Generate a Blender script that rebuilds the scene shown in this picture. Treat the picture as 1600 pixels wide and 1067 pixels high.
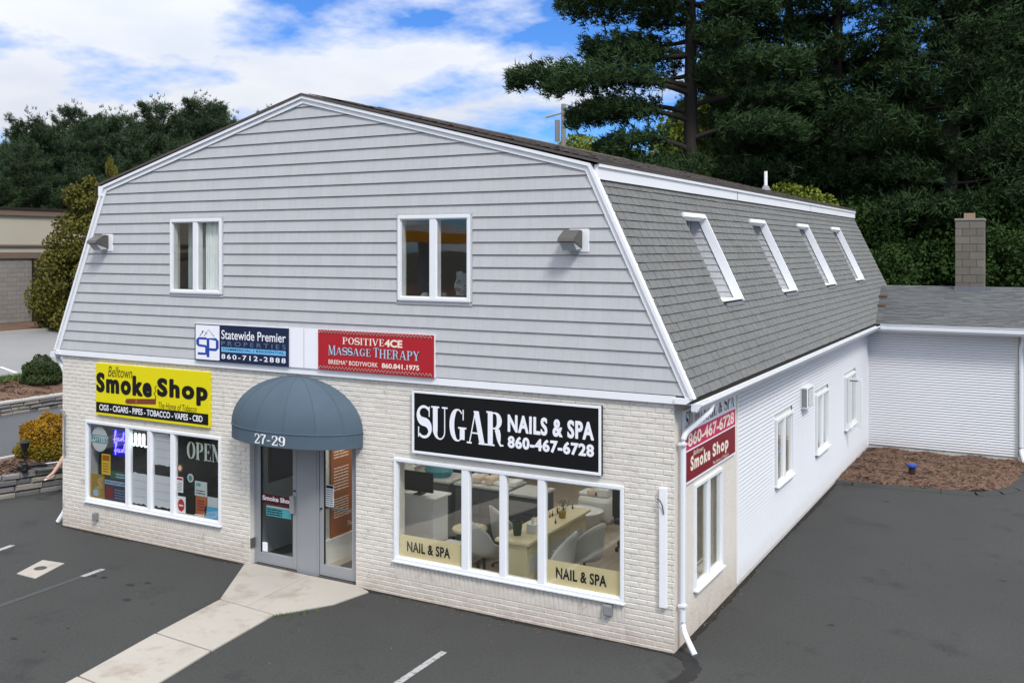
import bpy, math, random
import numpy as np
from mathutils import Vector, Matrix
R = math.radians
for o in list(bpy.data.objects): bpy.data.objects.remove(o)
scene = bpy.context.scene
COL = scene.collection
random.seed(7)

# ------------------------------------------------------------------ camera
cam_d = bpy.data.cameras.new('camera')
cam = bpy.data.objects.new('camera', cam_d); COL.objects.link(cam)
cam.location = (4.012, -11.26, 4.868)
cam.rotation_euler = (R(90), 0, R(29.006))
cam_d.sensor_width = 36; cam_d.lens = 34.43
cam_d.shift_y = -0.0902
cam_d.clip_start = 0.1; cam_d.clip_end = 3000
scene.camera = cam

# ------------------------------------------------------------------ world
SUN_EL, SUN_AZ = 48, 130          # elevation, compass azimuth clockwise from +Y
w = bpy.data.worlds.new('World'); scene.world = w; w.use_nodes = True
nt = w.node_tree; nt.nodes.clear()
def N(t, **k):
    n = nt.nodes.new(t)
    for a, v in k.items(): setattr(n, a, v)
    return n
out = N('ShaderNodeOutputWorld'); bg = N('ShaderNodeBackground'); bg.inputs[1].default_value = 0.12
sky = N('ShaderNodeTexSky', sky_type='NISHITA', sun_disc=False)
sky.sun_elevation = R(SUN_EL); sky.sun_rotation = R(SUN_AZ)
sky.altitude = 0; sky.air_density = 1.0; sky.dust_density = 0.2; sky.ozone_density = 3.0
tint = N('ShaderNodeMix', data_type='RGBA', blend_type='MULTIPLY'); tint.inputs[0].default_value = 1
tint.inputs[7].default_value = (0.27, 0.50, 0.86, 1)
tc = N('ShaderNodeTexCoord')
sep = N('ShaderNodeSeparateXYZ')
def M(op, a, b=None, c=None):
    n = N('ShaderNodeMath', operation=op)
    for i, x in enumerate((a, b, c)):
        if x is None: continue
        if isinstance(x, (int, float)): n.inputs[i].default_value = x
        else: nt.links.new(x, n.inputs[i])
    return n.outputs[0]
nt.links.new(tc.outputs['Generated'], sep.inputs[0])
zz = M('ADD', M('MAXIMUM', sep.outputs[2], 0.0), 0.22)
cx_ = M('DIVIDE', sep.outputs[0], zz); cy_ = M('DIVIDE', sep.outputs[1], zz)
cmb = N('ShaderNodeCombineXYZ'); nt.links.new(cx_, cmb.inputs[0]); nt.links.new(cy_, cmb.inputs[1])
cmb.inputs[2].default_value = 5.2
nz = N('ShaderNodeTexNoise'); nz.inputs['Scale'].default_value = 1.9; nz.inputs['Detail'].default_value = 10; nz.inputs['Roughness'].default_value = 0.56
nt.links.new(cmb.outputs[0], nz.inputs['Vector'])
# cloud bank lies to the west, clearing to the north east
side0 = M('ADD', M('MULTIPLY', sep.outputs[0], 0.875), M('MULTIPLY', sep.outputs[1], 0.485))
side = M('SUBTRACT', M('MINIMUM', M('MAXIMUM', side0, -0.16), 0.22), M('MULTIPLY', M('MAXIMUM', M('SUBTRACT', side0, 0.42), 0.0), 1.3))   # gap north east; unseen cloud added beyond it to whiten the side light
cov = M('ADD', M('SUBTRACT', nz.outputs[0], M('MULTIPLY', side, 0.62)), M('MULTIPLY', M('MAXIMUM', sep.outputs[2], 0.0), 0.35))  # extra cloud added overhead, out of view, for whiter ambient light
ramp = N('ShaderNodeValToRGB'); ramp.color_ramp.elements[0].position = 0.535; ramp.color_ramp.elements[1].position = 0.68
nt.links.new(cov, ramp.inputs[0])
nz2 = N('ShaderNodeTexNoise'); nz2.inputs['Scale'].default_value = 2.2; nz2.inputs['Detail'].default_value = 5
nt.links.new(cmb.outputs[0], nz2.inputs['Vector'])
cr2 = N('ShaderNodeValToRGB')
cr2.color_ramp.elements[0].position = 0.35; cr2.color_ramp.elements[0].color = (4.0, 4.3, 4.9, 1)
cr2.color_ramp.elements[1].position = 0.62; cr2.color_ramp.elements[1].color = (4.9, 5.0, 5.2, 1)
nt.links.new(nz2.outputs[0], cr2.inputs[0])
zen = N('ShaderNodeVectorMath', operation='SCALE'); nt.links.new(cr2.outputs[0], zen.inputs[0]); nt.links.new(M('MULTIPLY_ADD', M('MAXIMUM', sep.outputs[2], 0.0), 1.75, 0.80), zen.inputs['Scale'])
mx = N('ShaderNodeMix', data_type='RGBA')
nt.links.new(sky.outputs[0], tint.inputs[6])
nt.links.new(ramp.outputs[0], mx.inputs[0]); nt.links.new(tint.outputs[2], mx.inputs[6]); nt.links.new(zen.outputs[0], mx.inputs[7])
nt.links.new(mx.outputs[2], bg.inputs[0]); nt.links.new(bg.outputs[0], out.inputs[0])

sd = bpy.data.lights.new('sun', 'SUN'); sd.energy = 1.9; sd.angle = R(12); sd.color = (1, 0.97, 0.93)
so = bpy.data.objects.new('sun', sd); COL.objects.link(so)
az, el = R(SUN_AZ), R(SUN_EL)
sdir = Vector((math.sin(az) * math.cos(el), math.cos(az) * math.cos(el), math.sin(el)))
so.rotation_euler = sdir.to_track_quat('Z', 'Y').to_euler()
vs = scene.view_settings
vs.view_transform = 'Standard'; vs.look = 'None'; vs.exposure = 0.55; vs.gamma = 1.0; vs.use_curve_mapping = False
scene.render.engine = 'CYCLES'
scene.cycles.max_bounces = 8; scene.cycles.transparent_max_bounces = 16

# ------------------------------------------------------------------ materials
def srgb(r, g, b):
    f = lambda c: (c / 255) / 12.92 if c / 255 <= 0.04045 else ((c / 255 + 0.055) / 1.055) ** 2.4
    return (f(r), f(g), f(b))
MATS = {}
def mat(name, col, rough=0.6, var=0.12, scale=2.0, bump=0.0, bscale=40.0, spec=0.3, metal=0.0,
        dirt=None, stretch=(1, 1, 1), emit=0.0, cell=None, fine=0.0, fscale=120.0, objinfo=0.0, splash=None, keys=None):
    """base colour with broad + fine variation, optional stain layer, brick-cell variation and bump"""
    m = bpy.data.materials.new(name); m.use_nodes = True; MATS[name] = m
    t = m.node_tree; b = t.nodes['Principled BSDF']; L = t.links.new
    b.inputs['Roughness'].default_value = rough; b.inputs['Metallic'].default_value = metal
    b.inputs['Specular IOR Level'].default_value = spec
    geo = t.nodes.new('ShaderNodeNewGeometry')
    mp = t.nodes.new('ShaderNodeMapping'); mp.inputs['Scale'].default_value = stretch
    L(geo.outputs['Position'], mp.inputs[0])
    def noise(s, d=5, r=0.6):
        n = t.nodes.new('ShaderNodeTexNoise'); n.inputs['Scale'].default_value = s
        n.inputs['Detail'].default_value = d; n.inputs['Roughness'].default_value = r
        L(mp.outputs[0], n.inputs['Vector']); return n.outputs[0]
    def scalecol(colsock, fac, amt):
        # colour * (1 + amt*(fac-0.5)*2)
        mm = t.nodes.new('ShaderNodeMath'); mm.operation = 'MULTIPLY_ADD'
        L(fac, mm.inputs[0]); mm.inputs[1].default_value = 2 * amt; mm.inputs[2].default_value = 1 - amt
        v = t.nodes.new('ShaderNodeVectorMath'); v.operation = 'SCALE'
        L(colsock, v.inputs[0]); L(mm.outputs[0], v.inputs['Scale']); return v.outputs[0]
    rgb = t.nodes.new('ShaderNodeRGB'); rgb.outputs[0].default_value = (*col, 1); c = rgb.outputs[0]
    if var: c = scalecol(c, noise(scale), var)
    if fine: c = scalecol(c, noise(fscale, 3), fine)
    if cell:
        sn = t.nodes.new('ShaderNodeVectorMath'); sn.operation = 'SNAP'; sn.inputs[1].default_value = cell
        L(geo.outputs['Position'], sn.inputs[0])
        wn = t.nodes.new('ShaderNodeTexWhiteNoise'); L(sn.outputs[0], wn.inputs['Vector'])
        c = scalecol(c, wn.outputs[0], 0.06)
    if objinfo:
        oi = t.nodes.new('ShaderNodeObjectInfo'); c = scalecol(c, oi.outputs['Random'], objinfo)
    if dirt:
        dc, amt, ds, lo = dirt
        rp = t.nodes.new('ShaderNodeValToRGB'); rp.color_ramp.elements[0].position = lo; rp.color_ramp.elements[1].position = lo + 0.14
        L(noise(ds, 8, 0.7), rp.inputs[0])
        ml = t.nodes.new('ShaderNodeMath'); ml.operation = 'MULTIPLY'; ml.inputs[1].default_value = amt; L(rp.outputs[0], ml.inputs[0])
        x = t.nodes.new('ShaderNodeMix'); x.data_type = 'RGBA'; L(ml.outputs[0], x.inputs[0]); L(c, x.inputs[6]); x.inputs[7].default_value = (*dc, 1)
        c = x.outputs[2]
    if keys:     # embossed keyways of the shake panels
        sw_ = t.nodes.new('ShaderNodeSeparateXYZ'); L(geo.outputs['Position'], sw_.inputs[0]); cb_ = t.nodes.new('ShaderNodeCombineXYZ')
        ad = t.nodes.new('ShaderNodeMath'); ad.operation = 'SUBTRACT'; ad.inputs[1].default_value = 3.109; L(sw_.outputs[2], ad.inputs[0]); L(sw_.outputs[0], cb_.inputs[0]); L(ad.outputs[0], cb_.inputs[1])
        bt = t.nodes.new('ShaderNodeTexBrick'); L(cb_.outputs[0], bt.inputs['Vector']); bt.inputs['Scale'].default_value = 1; bt.inputs['Brick Width'].default_value = keys; bt.inputs['Row Height'].default_value = .168
        bt.inputs['Mortar Size'].default_value = .0035; bt.inputs['Mortar Smooth'].default_value = .6; bt.offset = .37; bt.squash = 1.6; bt.squash_frequency = 3; bt.inputs['Color1'].default_value = (.975, .975, .975, 1); bt.inputs['Color2'].default_value = (1.02, 1.02, 1.02, 1); bt.inputs['Mortar'].default_value = (.85, .85, .855, 1)
        vm = t.nodes.new('ShaderNodeVectorMath'); vm.operation = 'MULTIPLY'; L(c, vm.inputs[0]); L(bt.outputs[0], vm.inputs[1]); c = vm.outputs[0]
    if splash:   # dirt thrown up from the ground
        sc_, zmax, amt = splash
        sx_ = t.nodes.new('ShaderNodeSeparateXYZ'); L(geo.outputs['Position'], sx_.inputs[0]); mr = t.nodes.new('ShaderNodeMapRange'); mr.inputs[1].default_value = 0; mr.inputs[2].default_value = zmax; mr.inputs[3].default_value = 1; mr.inputs[4].default_value = 0
        L(sx_.outputs[2], mr.inputs[0]); m1 = t.nodes.new('ShaderNodeMath'); m1.operation = 'MULTIPLY'; L(mr.outputs[0], m1.inputs[0]); L(noise(5, 6, .7), m1.inputs[1]); m2 = t.nodes.new('ShaderNodeMath'); m2.operation = 'MULTIPLY'; L(m1.outputs[0], m2.inputs[0]); m2.inputs[1].default_value = amt; m2.use_clamp = True
        x = t.nodes.new('ShaderNodeMix'); x.data_type = 'RGBA'; L(m2.outputs[0], x.inputs[0]); L(c, x.inputs[6]); x.inputs[7].default_value = (*sc_, 1); c = x.outputs[2]
    L(c, b.inputs['Base Color'])
    if bump:
        bp = t.nodes.new('ShaderNodeBump'); bp.inputs['Strength'].default_value = bump; bp.inputs['Distance'].default_value = 0.01
        L(noise(bscale, 4), bp.inputs['Height']); L(bp.outputs[0], b.inputs['Normal'])
    if emit:
        b.inputs['Emission Color'].default_value = (*col, 1); b.inputs['Emission Strength'].default_value = emit
    return m

PB = (0.69, 0.645, 0.57)
M_brick = mat('painted_brick', PB, 0.75, 0.07, 1.2, 0.5, 60, cell=(0.2125, 50, 0.0675), fine=0.08, fscale=25, dirt=((0.33, 0.27, 0.21), 0.7, 4.5, 0.565), splash=((0.36, 0.25, 0.17), .55, .9))
M_mortar = mat('painted_mortar', (0.62, 0.585, 0.53), 0.85, 0.15, 8, 0.4, 80)
M_parge = mat('parged_masonry', (0.68, 0.63, 0.55), 0.85, 0.10, 2.0, 0.8, 22, fine=0.10, fscale=25, dirt=((0.34, 0.27, 0.20), 0.6, 5.0, 0.60), splash=((0.36, 0.26, 0.18), .6, .9))
M_white = mat('white_trim', (0.82, 0.825, 0.835), 0.45, 0.05, 1.5, 0, dirt=((0.5, 0.5, 0.48), 0.25, 5, 0.62))
M_vinylf = mat('window_vinyl', (0.78, 0.79, 0.80), 0.35, 0.03, 3)
M_grey = mat('grey_shake_siding', (0.490, 0.492, 0.495), 0.6, 0.06, 0.8, 0.35, 60, stretch=(7, 7, 0.35), fine=0.08, fscale=14, keys=.13)
M_clap = mat('white_clapboard', (0.71, 0.715, 0.73), 0.5, 0.04, 0.8, dirt=((0.55, 0.55, 0.50), 0.35, 1.6, 0.60), splash=((0.40, 0.33, 0.25), .35, .7))
M_found = mat('foundation_paint', (0.56, 0.55, 0.50), 0.8, 0.15, 5, 0.5, 40, dirt=((0.2, 0.15, 0.1), 0.6, 6, 0.55))
M_shin = mat('grey_green_shingle', (0.170, 0.172, 0.164), 0.9, 0.10, 0.8, 0.6, 260, fine=0.22, fscale=220, cell=(20, 0.242, 0.108), dirt=((0.12, 0.11, 0.095), 0.35, 0.9, 0.58))
M_shinw = mat('wing_shingle', (0.115, 0.12, 0.12), 0.9, 0.16, 1.4, 0.5, 200, fine=0.25, fscale=60, stretch=(1, 3, 3), dirt=((0.20, 0.20, 0.185), 0.4, 1.5, 0.55))
M_dkshin = mat('brown_roof_shingle', (0.095, 0.080, 0.072), 0.9, 0.3, 2.5, 0.6, 120, fine=0.35, fscale=30)
M_black = mat('shingle_gap_shade', (0.012, 0.012, 0.013), 0.6, 0.1)
M_asph = mat('parking_asphalt', (0.050, 0.050, 0.047), 0.92, 0.26, 0.35, 0.7, 150, fine=0.42, fscale=26, dirt=((0.022, 0.022, 0.023), 0.75, 0.8, 0.56))
M_asph2 = mat('driveway_asphalt', (0.085, 0.088, 0.092), 0.9, 0.12, 0.5, 0.4, 150, fine=0.2, fscale=90)
M_asph3 = mat('old_lot_asphalt', (0.22, 0.22, 0.215), 0.9, 0.14, 0.4, 0.3, 150, fine=0.15, fscale=40)
M_patch = mat('tar_seal', (0.014, 0.014, 0.014), 0.45, 0.2, 9, 0.5, 50)
M_conc = mat('walk_concrete', (0.40, 0.368, 0.32), 0.85, 0.10, 1.3, 0.4, 120, fine=0.10, fscale=90, dirt=((0.25, 0.20, 0.15), 0.6, 1.6, 0.52))
M_conc2 = mat('kerb_concrete', (0.36, 0.345, 0.32), 0.9, 0.12, 3, 0.4, 80)
M_paint = mat('faded_line_paint', (0.36, 0.36, 0.35), 0.8, 0.2, 10, dirt=((0.07, 0.07, 0.07), 0.95, 14, 0.50))
M_paintf = mat('worn_line_paint', (0.068, 0.068, 0.066), 0.8, 0.3, 5, dirt=((0.055, 0.055, 0.055), 0.95, 5, 0.46))
M_mulch = mat('mulch', (0.13, 0.075, 0.05), 0.95, 0.35, 3, 1.0, 60, fine=0.45, fscale=60, dirt=((0.03, 0.018, 0.012), 0.8, 2.2, 0.54))
M_chip = mat('mulch_chip', (0.17, 0.105, 0.072), 0.95, 0.5, 9, fine=0.5, fscale=50, dirt=((0.035, 0.022, 0.016), 0.85, 1.8, 0.52))
M_grass = mat('grass_soil', (0.07, 0.09, 0.03), 0.95, 0.3, 3)
M_floor_f = mat('forest_floor', (0.045, 0.04, 0.025), 0.95, 0.3, 1)
M_stone = [mat('wall_stone_%s' % n, c, 0.9, 0.2, 6, 0.8, 25, fine=0.2, fscale=30) for n, c in
           (('grey', (0.20, 0.19, 0.18)), ('buff', (0.25, 0.225, 0.19)), ('dark', (0.13, 0.125, 0.12)))]
M_gut = mat('gutter_white', (0.72, 0.74, 0.76), 0.4, 0.05, 4, dirt=((0.4, 0.39, 0.36), 0.3, 6, 0.6))
M_leafdeb = mat('gutter_debris', (0.02, 0.016, 0.012), 0.95, 0.4, 20)
M_alum = mat('door_aluminium', (0.33, 0.34, 0.35), 0.4, 0.05, 3, metal=0.25)
M_bronze = mat('lamp_bronze', (0.09, 0.085, 0.075), 0.45, 0.1)
M_lens = mat('lamp_lens', (0.42, 0.44, 0.44), 0.3, 0.15, 20)
M_canvas = mat('awning_canvas', (0.078, 0.112, 0.142), 0.85, 0.16, 2.5, 0.3, 400, fine=0.06, fscale=60)
M_block = mat('chimney_block', (0.15, 0.132, 0.11), 0.95, 0.12, 4, 0.6, 60, fine=0.15, objinfo=0.12)
M_mort2 = mat('chimney_mortar', (0.21, 0.20, 0.18), 0.95, 0.1, 8)
M_clay = mat('clay_flue', (0.28, 0.19, 0.12), 0.85, 0.2, 8)
M_lead = mat('lead_flashing', (0.14, 0.15, 0.17), 0.6, 0.2, 8)
M_beige = mat('beige_stucco', (0.42, 0.385, 0.30), 0.9, 0.05, 0.5)
M_cmu = mat('tan_block', (0.235, 0.215, 0.19), 0.95, 0.10, 1.0, fine=0.1, fscale=12, cell=(50, 0.4, 0.2))
M_brownb = mat('brown_band', (0.16, 0.115, 0.085), 0.8, 0.1)
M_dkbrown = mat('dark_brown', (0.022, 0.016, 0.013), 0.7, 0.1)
M_pole = mat('weathered_pole', (0.26, 0.25, 0.23), 0.9, 0.15, 5, stretch=(5, 5, 0.5))
M_box = mat('grey_box', (0.22, 0.225, 0.23), 0.6, 0.2, 10)
M_rust = mat('rusty_iron', (0.09, 0.085, 0.078), 0.8, 0.4, 30)
M_bluecap = mat('blue_cap', (0.02, 0.06, 0.30), 0.5, 0.1)
M_brnpipe = mat('brown_pipe', (0.035, 0.018, 0.012), 0.7, 0.2)
M_chrome = mat('silver_metal', (0.55, 0.56, 0.58), 0.25, 0.05, 5, metal=0.9)
M_blk = mat('black_plastic', (0.012, 0.012, 0.013), 0.45, 0.1)
# leaves
def leafmat(name, col, var=0.45, sc=0.45):
    m = mat(name, col, 0.7, var, sc, spec=0.15, fine=0.35, fscale=6)
    return m
M_pine = leafmat('pine_needles', (0.028, 0.056, 0.018), 0.6, 0.35)
M_pine2 = leafmat('far_pine_needles', (0.036, 0.062, 0.026))
M_dec = leafmat('green_leaves', (0.026, 0.056, 0.011))
M_decy = leafmat('yellow_green_leaves', (0.15, 0.19, 0.022))
M_arb = leafmat('olive_arborvitae', (0.095, 0.09, 0.015))
M_shrub = leafmat('dark_shrub', (0.045, 0.07, 0.022))
M_gold = leafmat('golden_shrub', (0.30, 0.16, 0.012), 0.35, 2)
M_goldg = leafmat('golden_shrub_green', (0.15, 0.125, 0.015), 0.35, 2)
M_bark = mat('pine_bark', (0.030, 0.024, 0.020), 0.95, 0.25, 3, 0.8, 20, stretch=(3, 3, 0.6))
# interior
M_wood = mat('wood_plank_floor', (0.33, 0.27, 0.20), 0.5, 0.25, 2.0, fine=0.12, fscale=8, stretch=(6, 0.7, 1))
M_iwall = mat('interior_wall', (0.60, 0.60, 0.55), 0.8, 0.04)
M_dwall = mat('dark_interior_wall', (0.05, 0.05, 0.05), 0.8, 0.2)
M_cream = mat('cream_counter', (0.62, 0.55, 0.34), 0.5, 0.05)
M_dgrey = mat('charcoal_cabinet', (0.075, 0.08, 0.085), 0.5, 0.08)
M_lgrey = mat('light_grey_shell', (0.46, 0.46, 0.44), 0.7, 0.06, fine=0.05)
M_iwhite = mat('white_furniture', (0.72, 0.72, 0.70), 0.5, 0.04)
M_cloth = mat('towels', (0.62, 0.50, 0.40), 0.9, 0.15, 6)
M_redb = mat('nail_polish_red', (0.45, 0.06, 0.07), 0.3, 0.5, 25)
M_greenp = mat('green_pot', (0.035, 0.055, 0.02), 0.4, 0.1)
M_curt = mat('white_curtain', (0.85, 0.87, 0.88), 0.9, 0.12, 2, stretch=(10, 10, 0.3))
M_skin = mat('skin', (0.50, 0.30, 0.22), 0.55, 0.06, 8, spec=0.3)
M_shirt = mat('grey_shirt', (0.16, 0.17, 0.19), 0.9, 0.08)
M_short = mat('dark_shorts', (0.03, 0.035, 0.05), 0.9, 0.08)
M_sand = mat('pale_sandal', (0.55, 0.48, 0.42), 0.7, 0.1)
M_hair = mat('brown_hair', (0.05, 0.03, 0.02), 0.7, 0.2)
# print colours
def ink(name, rgb8, rough=0.5, **k): return mat(name, srgb(*rgb8), rough, 0.03, 3, **k)
I_white = ink('print_white', (236, 236, 240)); I_black = ink('print_black', (14, 14, 16)); I_yellow = ink('sign_yellow', (222, 208, 10))
I_navy = ink('sign_navy', (24, 36, 66)); I_red = ink('sign_red', (170, 32, 42)); I_blue = ink('logo_blue', (36, 70, 160))
I_cyan = ink('band_light_blue', (110, 180, 225)); I_steel = ink('steel_letters', (100, 118, 150)); I_pale = ink('pale_blue_letters', (178, 190, 206))
I_cream = ink('letter_cream', (238, 222, 205)); I_brown = ink('cigar_brown', (120, 62, 38)); I_pink = ink('sign_pink', (196, 40, 88))
I_maroon = ink('sign_maroon', (124, 22, 34)); I_film = ink('window_film', (226, 208, 165)); I_olive = ink('print_olive', (70, 62, 14))
I_teal = ink('poster_teal', (80, 160, 165)); I_gold = ink('poster_gold', (150, 120, 40)); I_purp = ink('poster_purple', (52, 48, 70))
I_paper = ink('paper_grey', (205, 206, 214)); I_or = ink('poster_orange', (168, 92, 48)); I_cy2 = ink('poster_cyan', (70, 160, 205))
I_green = ink('poster_green', (50, 90, 66)); I_dred = ink('poster_dark_red', (90, 26, 28)); I_grayl = ink('open_grey', (185, 192, 186)); I_redb = ink('bright_red', (190, 30, 40))
I_menu = ink('menu_board', (150, 84, 40)); I_pline = ink('poster_line_blue', (150, 180, 210)); I_yel2 = ink('poster_yellow', (220, 190, 40))
I_lotr = ink('disc_silver', (190, 195, 198)); I_lott = ink('disc_teal', (60, 130, 140)); I_creambrown = ink('cream_logo', (205, 190, 140))
M_neonb = mat('neon_blue', (0.05, 0.04, 1.0), 0.4, 0, emit=9)
M_neonw = mat('neon_white', (0.75, 1.0, 1.0), 0.4, 0, emit=2.2)
M_panel = mat('ceiling_panel_light', (1.0, 0.98, 0.95), 0.5, 0, emit=9)
M_panel2 = mat('dim_ceiling_light', (1.0, 0.95, 0.85), 0.5, 0, emit=1.2)
def glassmat(name, tint=(0.95, 0.96, 0.94), refl=1.0):
    m = bpy.data.materials.new(name); m.use_nodes = True; t = m.node_tree; t.nodes.clear(); L = t.links.new
    o = t.nodes.new('ShaderNodeOutputMaterial'); mixs = t.nodes.new('ShaderNodeMixShader')
    tr = t.nodes.new('ShaderNodeBsdfTransparent'); tr.inputs[0].default_value = (*tint, 1)
    gl = t.nodes.new('ShaderNodeBsdfGlossy'); gl.inputs['Roughness'].default_value = 0.02; gl.inputs[0].default_value = (refl, refl, refl, 1)
    gg = t.nodes.new('ShaderNodeNewGeometry'); dt = t.nodes.new('ShaderNodeVectorMath'); dt.operation = 'DOT_PRODUCT'
    L(gg.outputs['Normal'], dt.inputs[0]); L(gg.outputs['Incoming'], dt.inputs[1])
    def mth(op, x, y=None):
        n = t.nodes.new('ShaderNodeMath'); n.operation = op
        for i, q in enumerate((x, y)):
            if q is None: continue
            if isinstance(q, float): n.inputs[i].default_value = q
            else: L(q, n.inputs[i])
        return n.outputs[0]
    sch = mth('ADD', mth('MULTIPLY', mth('POWER', mth('SUBTRACT', 1.0, mth('ABSOLUTE', dt.outputs['Value'])), 4.5), 0.9), 0.07)
    tcn = t.nodes.new('ShaderNodeNewGeometry'); ns = t.nodes.new('ShaderNodeTexNoise'); ns.inputs['Scale'].default_value = 1.3; ns.inputs['Detail'].default_value = 1
    L(tcn.outputs['Position'], ns.inputs['Vector'])
    bp = t.nodes.new('ShaderNodeBump'); bp.inputs['Strength'].default_value = 0.12; bp.inputs['Distance'].default_value = 0.02
    L(ns.outputs[0], bp.inputs['Height']); L(bp.outputs[0], gl.inputs['Normal'])
    L(sch, mixs.inputs[0]); L(tr.outputs[0], mixs.inputs[1]); L(gl.outputs[0], mixs.inputs[2]); L(mixs.outputs[0], o.inputs[0])
    return m
M_glass = glassmat('window_glass'); M_glassd = glassmat('tinted_glass', (0.50, 0.53, 0.53))

# ------------------------------------------------------------------ helpers
WL = {}
def link(o, parent, c):
    COL.objects.link(o); c = Vector(c)
    if parent is not None:
        o.parent = parent; o.location = c - WL[parent.name]
    else: o.location = c
    WL[o.name] = c
    return o
def tag(o, label=None, cat=None, group=None, kind=None):
    if label: o['label'] = label
    if cat: o['category'] = cat
    if group: o['group'] = group
    if kind: o['kind'] = kind
    return o
def thing(name, loc, label, cat, group=None):
    o = bpy.data.objects.new(name, None); o.empty_display_size = 0.2
    link(o, None, loc); return tag(o, label, cat, group)
FRONT = lambda u, v, w: (u, -w, v)
SIDE = lambda u, v, w: (w, u, v)
IDN = lambda u, v, w: (u, v, w)
class MB:
    def __init__(s): s.v = []; s.f = []
    def quad(s, *p):
        n = len(s.v); s.v += [tuple(q) for q in p]; s.f.append(tuple(range(n, n + len(p))))
    def box(s, a0, a1, b0, b1, c0, c1, pl=IDN):
        """a,b in-plane (u,v), c = outward w; or x,y,z for IDN"""
        n = len(s.v)
        for c in (c0, c1):
            for (a, b) in ((a0, b0), (a1, b0), (a1, b1), (a0, b1)): s.v.append(pl(a, b, c))
        for f in ((3, 2, 1, 0), (4, 5, 6, 7), (0, 1, 5, 4), (1, 2, 6, 5), (2, 3, 7, 6), (3, 0, 4, 7)):
            s.f.append(tuple(n + i for i in f))
        return s
    def prism(s, poly, c0, c1, pl=IDN):
        n = len(s.v); k = len(poly)
        c0s = c0 if callable(c0) else (lambda u, v: c0); c1s = c1 if callable(c1) else (lambda u, v: c1)
        for (a, b) in poly: s.v.append(pl(a, b, c0s(a, b)))
        for (a, b) in poly: s.v.append(pl(a, b, c1s(a, b)))
        s.f.append(tuple(n + i for i in reversed(range(k)))); s.f.append(tuple(n + k + i for i in range(k)))
        for i in range(k):
            j = (i + 1) % k; s.f.append((n + i, n + j, n + k + j, n + k + i))
        return s
    def tube(s, path, r, n=8, caps=True, r2=None):
        path = [Vector(p) for p in path]; base = len(s.v); k = len(path)
        for i, p in enumerate(path):
            d = (path[min(i + 1, k - 1)] - path[max(i - 1, 0)]).normalized()
            a = d.cross(Vector((0, 0, 1)))
            if a.length < 0.05: a = d.cross(Vector((0, 1, 0)))
            a.normalize(); b = d.cross(a)
            rr = r[i] if isinstance(r, (list, tuple)) else r
            for j in range(n):
                t = 2 * math.pi * (j + 0.5) / n
                s.v.append(tuple(p + a * (rr * math.cos(t)) + b * ((r2 or rr) * math.sin(t))))
        for i in range(k - 1):
            for j in range(n):
                q = (j + 1) % n
                s.f.append((base + i * n + j, base + i * n + q, base + (i + 1) * n + q, base + (i + 1) * n + j))
        if caps:
            s.f.append(tuple(base + j for j in reversed(range(n)))); s.f.append(tuple(base + (k - 1) * n + j for j in range(n)))
        return s
    def lathe(s, prof, c=(0, 0, 0), n=16, sx=1, sy=1):
        b = len(s.v)
        for (r, z) in prof:
            for j in range(n):
                t = 2 * math.pi * j / n; s.v.append((c[0] + r * sx * math.cos(t), c[1] + r * sy * math.sin(t), c[2] + z))
        for i in range(len(prof) - 1):
            for j in range(n):
                q = (j + 1) % n; s.f.append((b + i * n + j, b + i * n + q, b + (i + 1) * n + q, b + (i + 1) * n + j))
        s.f.append(tuple(b + j for j in reversed(range(n)))); s.f.append(tuple(b + (len(prof) - 1) * n + j for j in range(n)))
        return s
    def build(s, name, m, parent=None, smooth=False, bevel=0, kind=None, label=None, center=True):
        me = bpy.data.meshes.new(name)
        v = np.array(s.v, dtype=float)
        c = (v.min(0) + v.max(0)) / 2 if center else np.zeros(3)
        me.from_pydata((v - c).tolist(), [], s.f); me.validate()
        me.materials.append(m)
        if smooth:
            for p in me.polygons: p.use_smooth = True
        o = bpy.data.objects.new(name, me); link(o, parent, c)
        if bevel:
            md = o.modifiers.new('bevel', 'BEVEL'); md.width = bevel; md.segments = 2; md.limit_method = 'ANGLE'
        return tag(o, label=label, kind=kind)
def structure(mb, name, m, **k): return mb.build(name, m, None, kind='structure', **k)
def copy_thing(root, loc, rz=0, scale=1, label=None, group=None):
    def rec(o, par):
        c = o.copy(); COL.objects.link(c)
        if par is not None: c.parent = par
        for ch in KIDS.get(o.name, ()): rec(ch, c)
        return c
    KIDS = {}
    for o in bpy.data.objects:
        if o.parent: KIDS.setdefault(o.parent.name, []).append(o)
    r = rec(root, None); r.location = loc; r.rotation_euler = (0, 0, rz); r.scale = (scale,) * 3 if not isinstance(scale, tuple) else scale
    WL[r.name] = Vector(loc)
    return tag(r, label, None, group)
def clip(poly, nx, ny, d):
    """keep nx*u+ny*v <= d"""
    outp = []
    for i in range(len(poly)):
        a, b = poly[i], poly[(i + 1) % len(poly)]
        da = nx * a[0] + ny * a[1] - d; db = nx * b[0] + ny * b[1] - d
        if da <= 0: outp.append(a)
        if (da < 0 < db) or (db < 0 < da):
            t = da / (da - db); outp.append((a[0] + t * (b[0] - a[0]), a[1] + t * (b[1] - a[1])))
    return outp
def intervals(a, b, holes):
    """1-D interval minus holes"""
    segs = [(a, b)]
    for h0, h1 in holes:
        ns = []
        for s0, s1 in segs:
            if h1 <= s0 or h0 >= s1: ns.append((s0, s1)); continue
            if h0 > s0: ns.append((s0, h0))
            if h1 < s1: ns.append((h1, s1))
        segs = ns
    return segs
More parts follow.
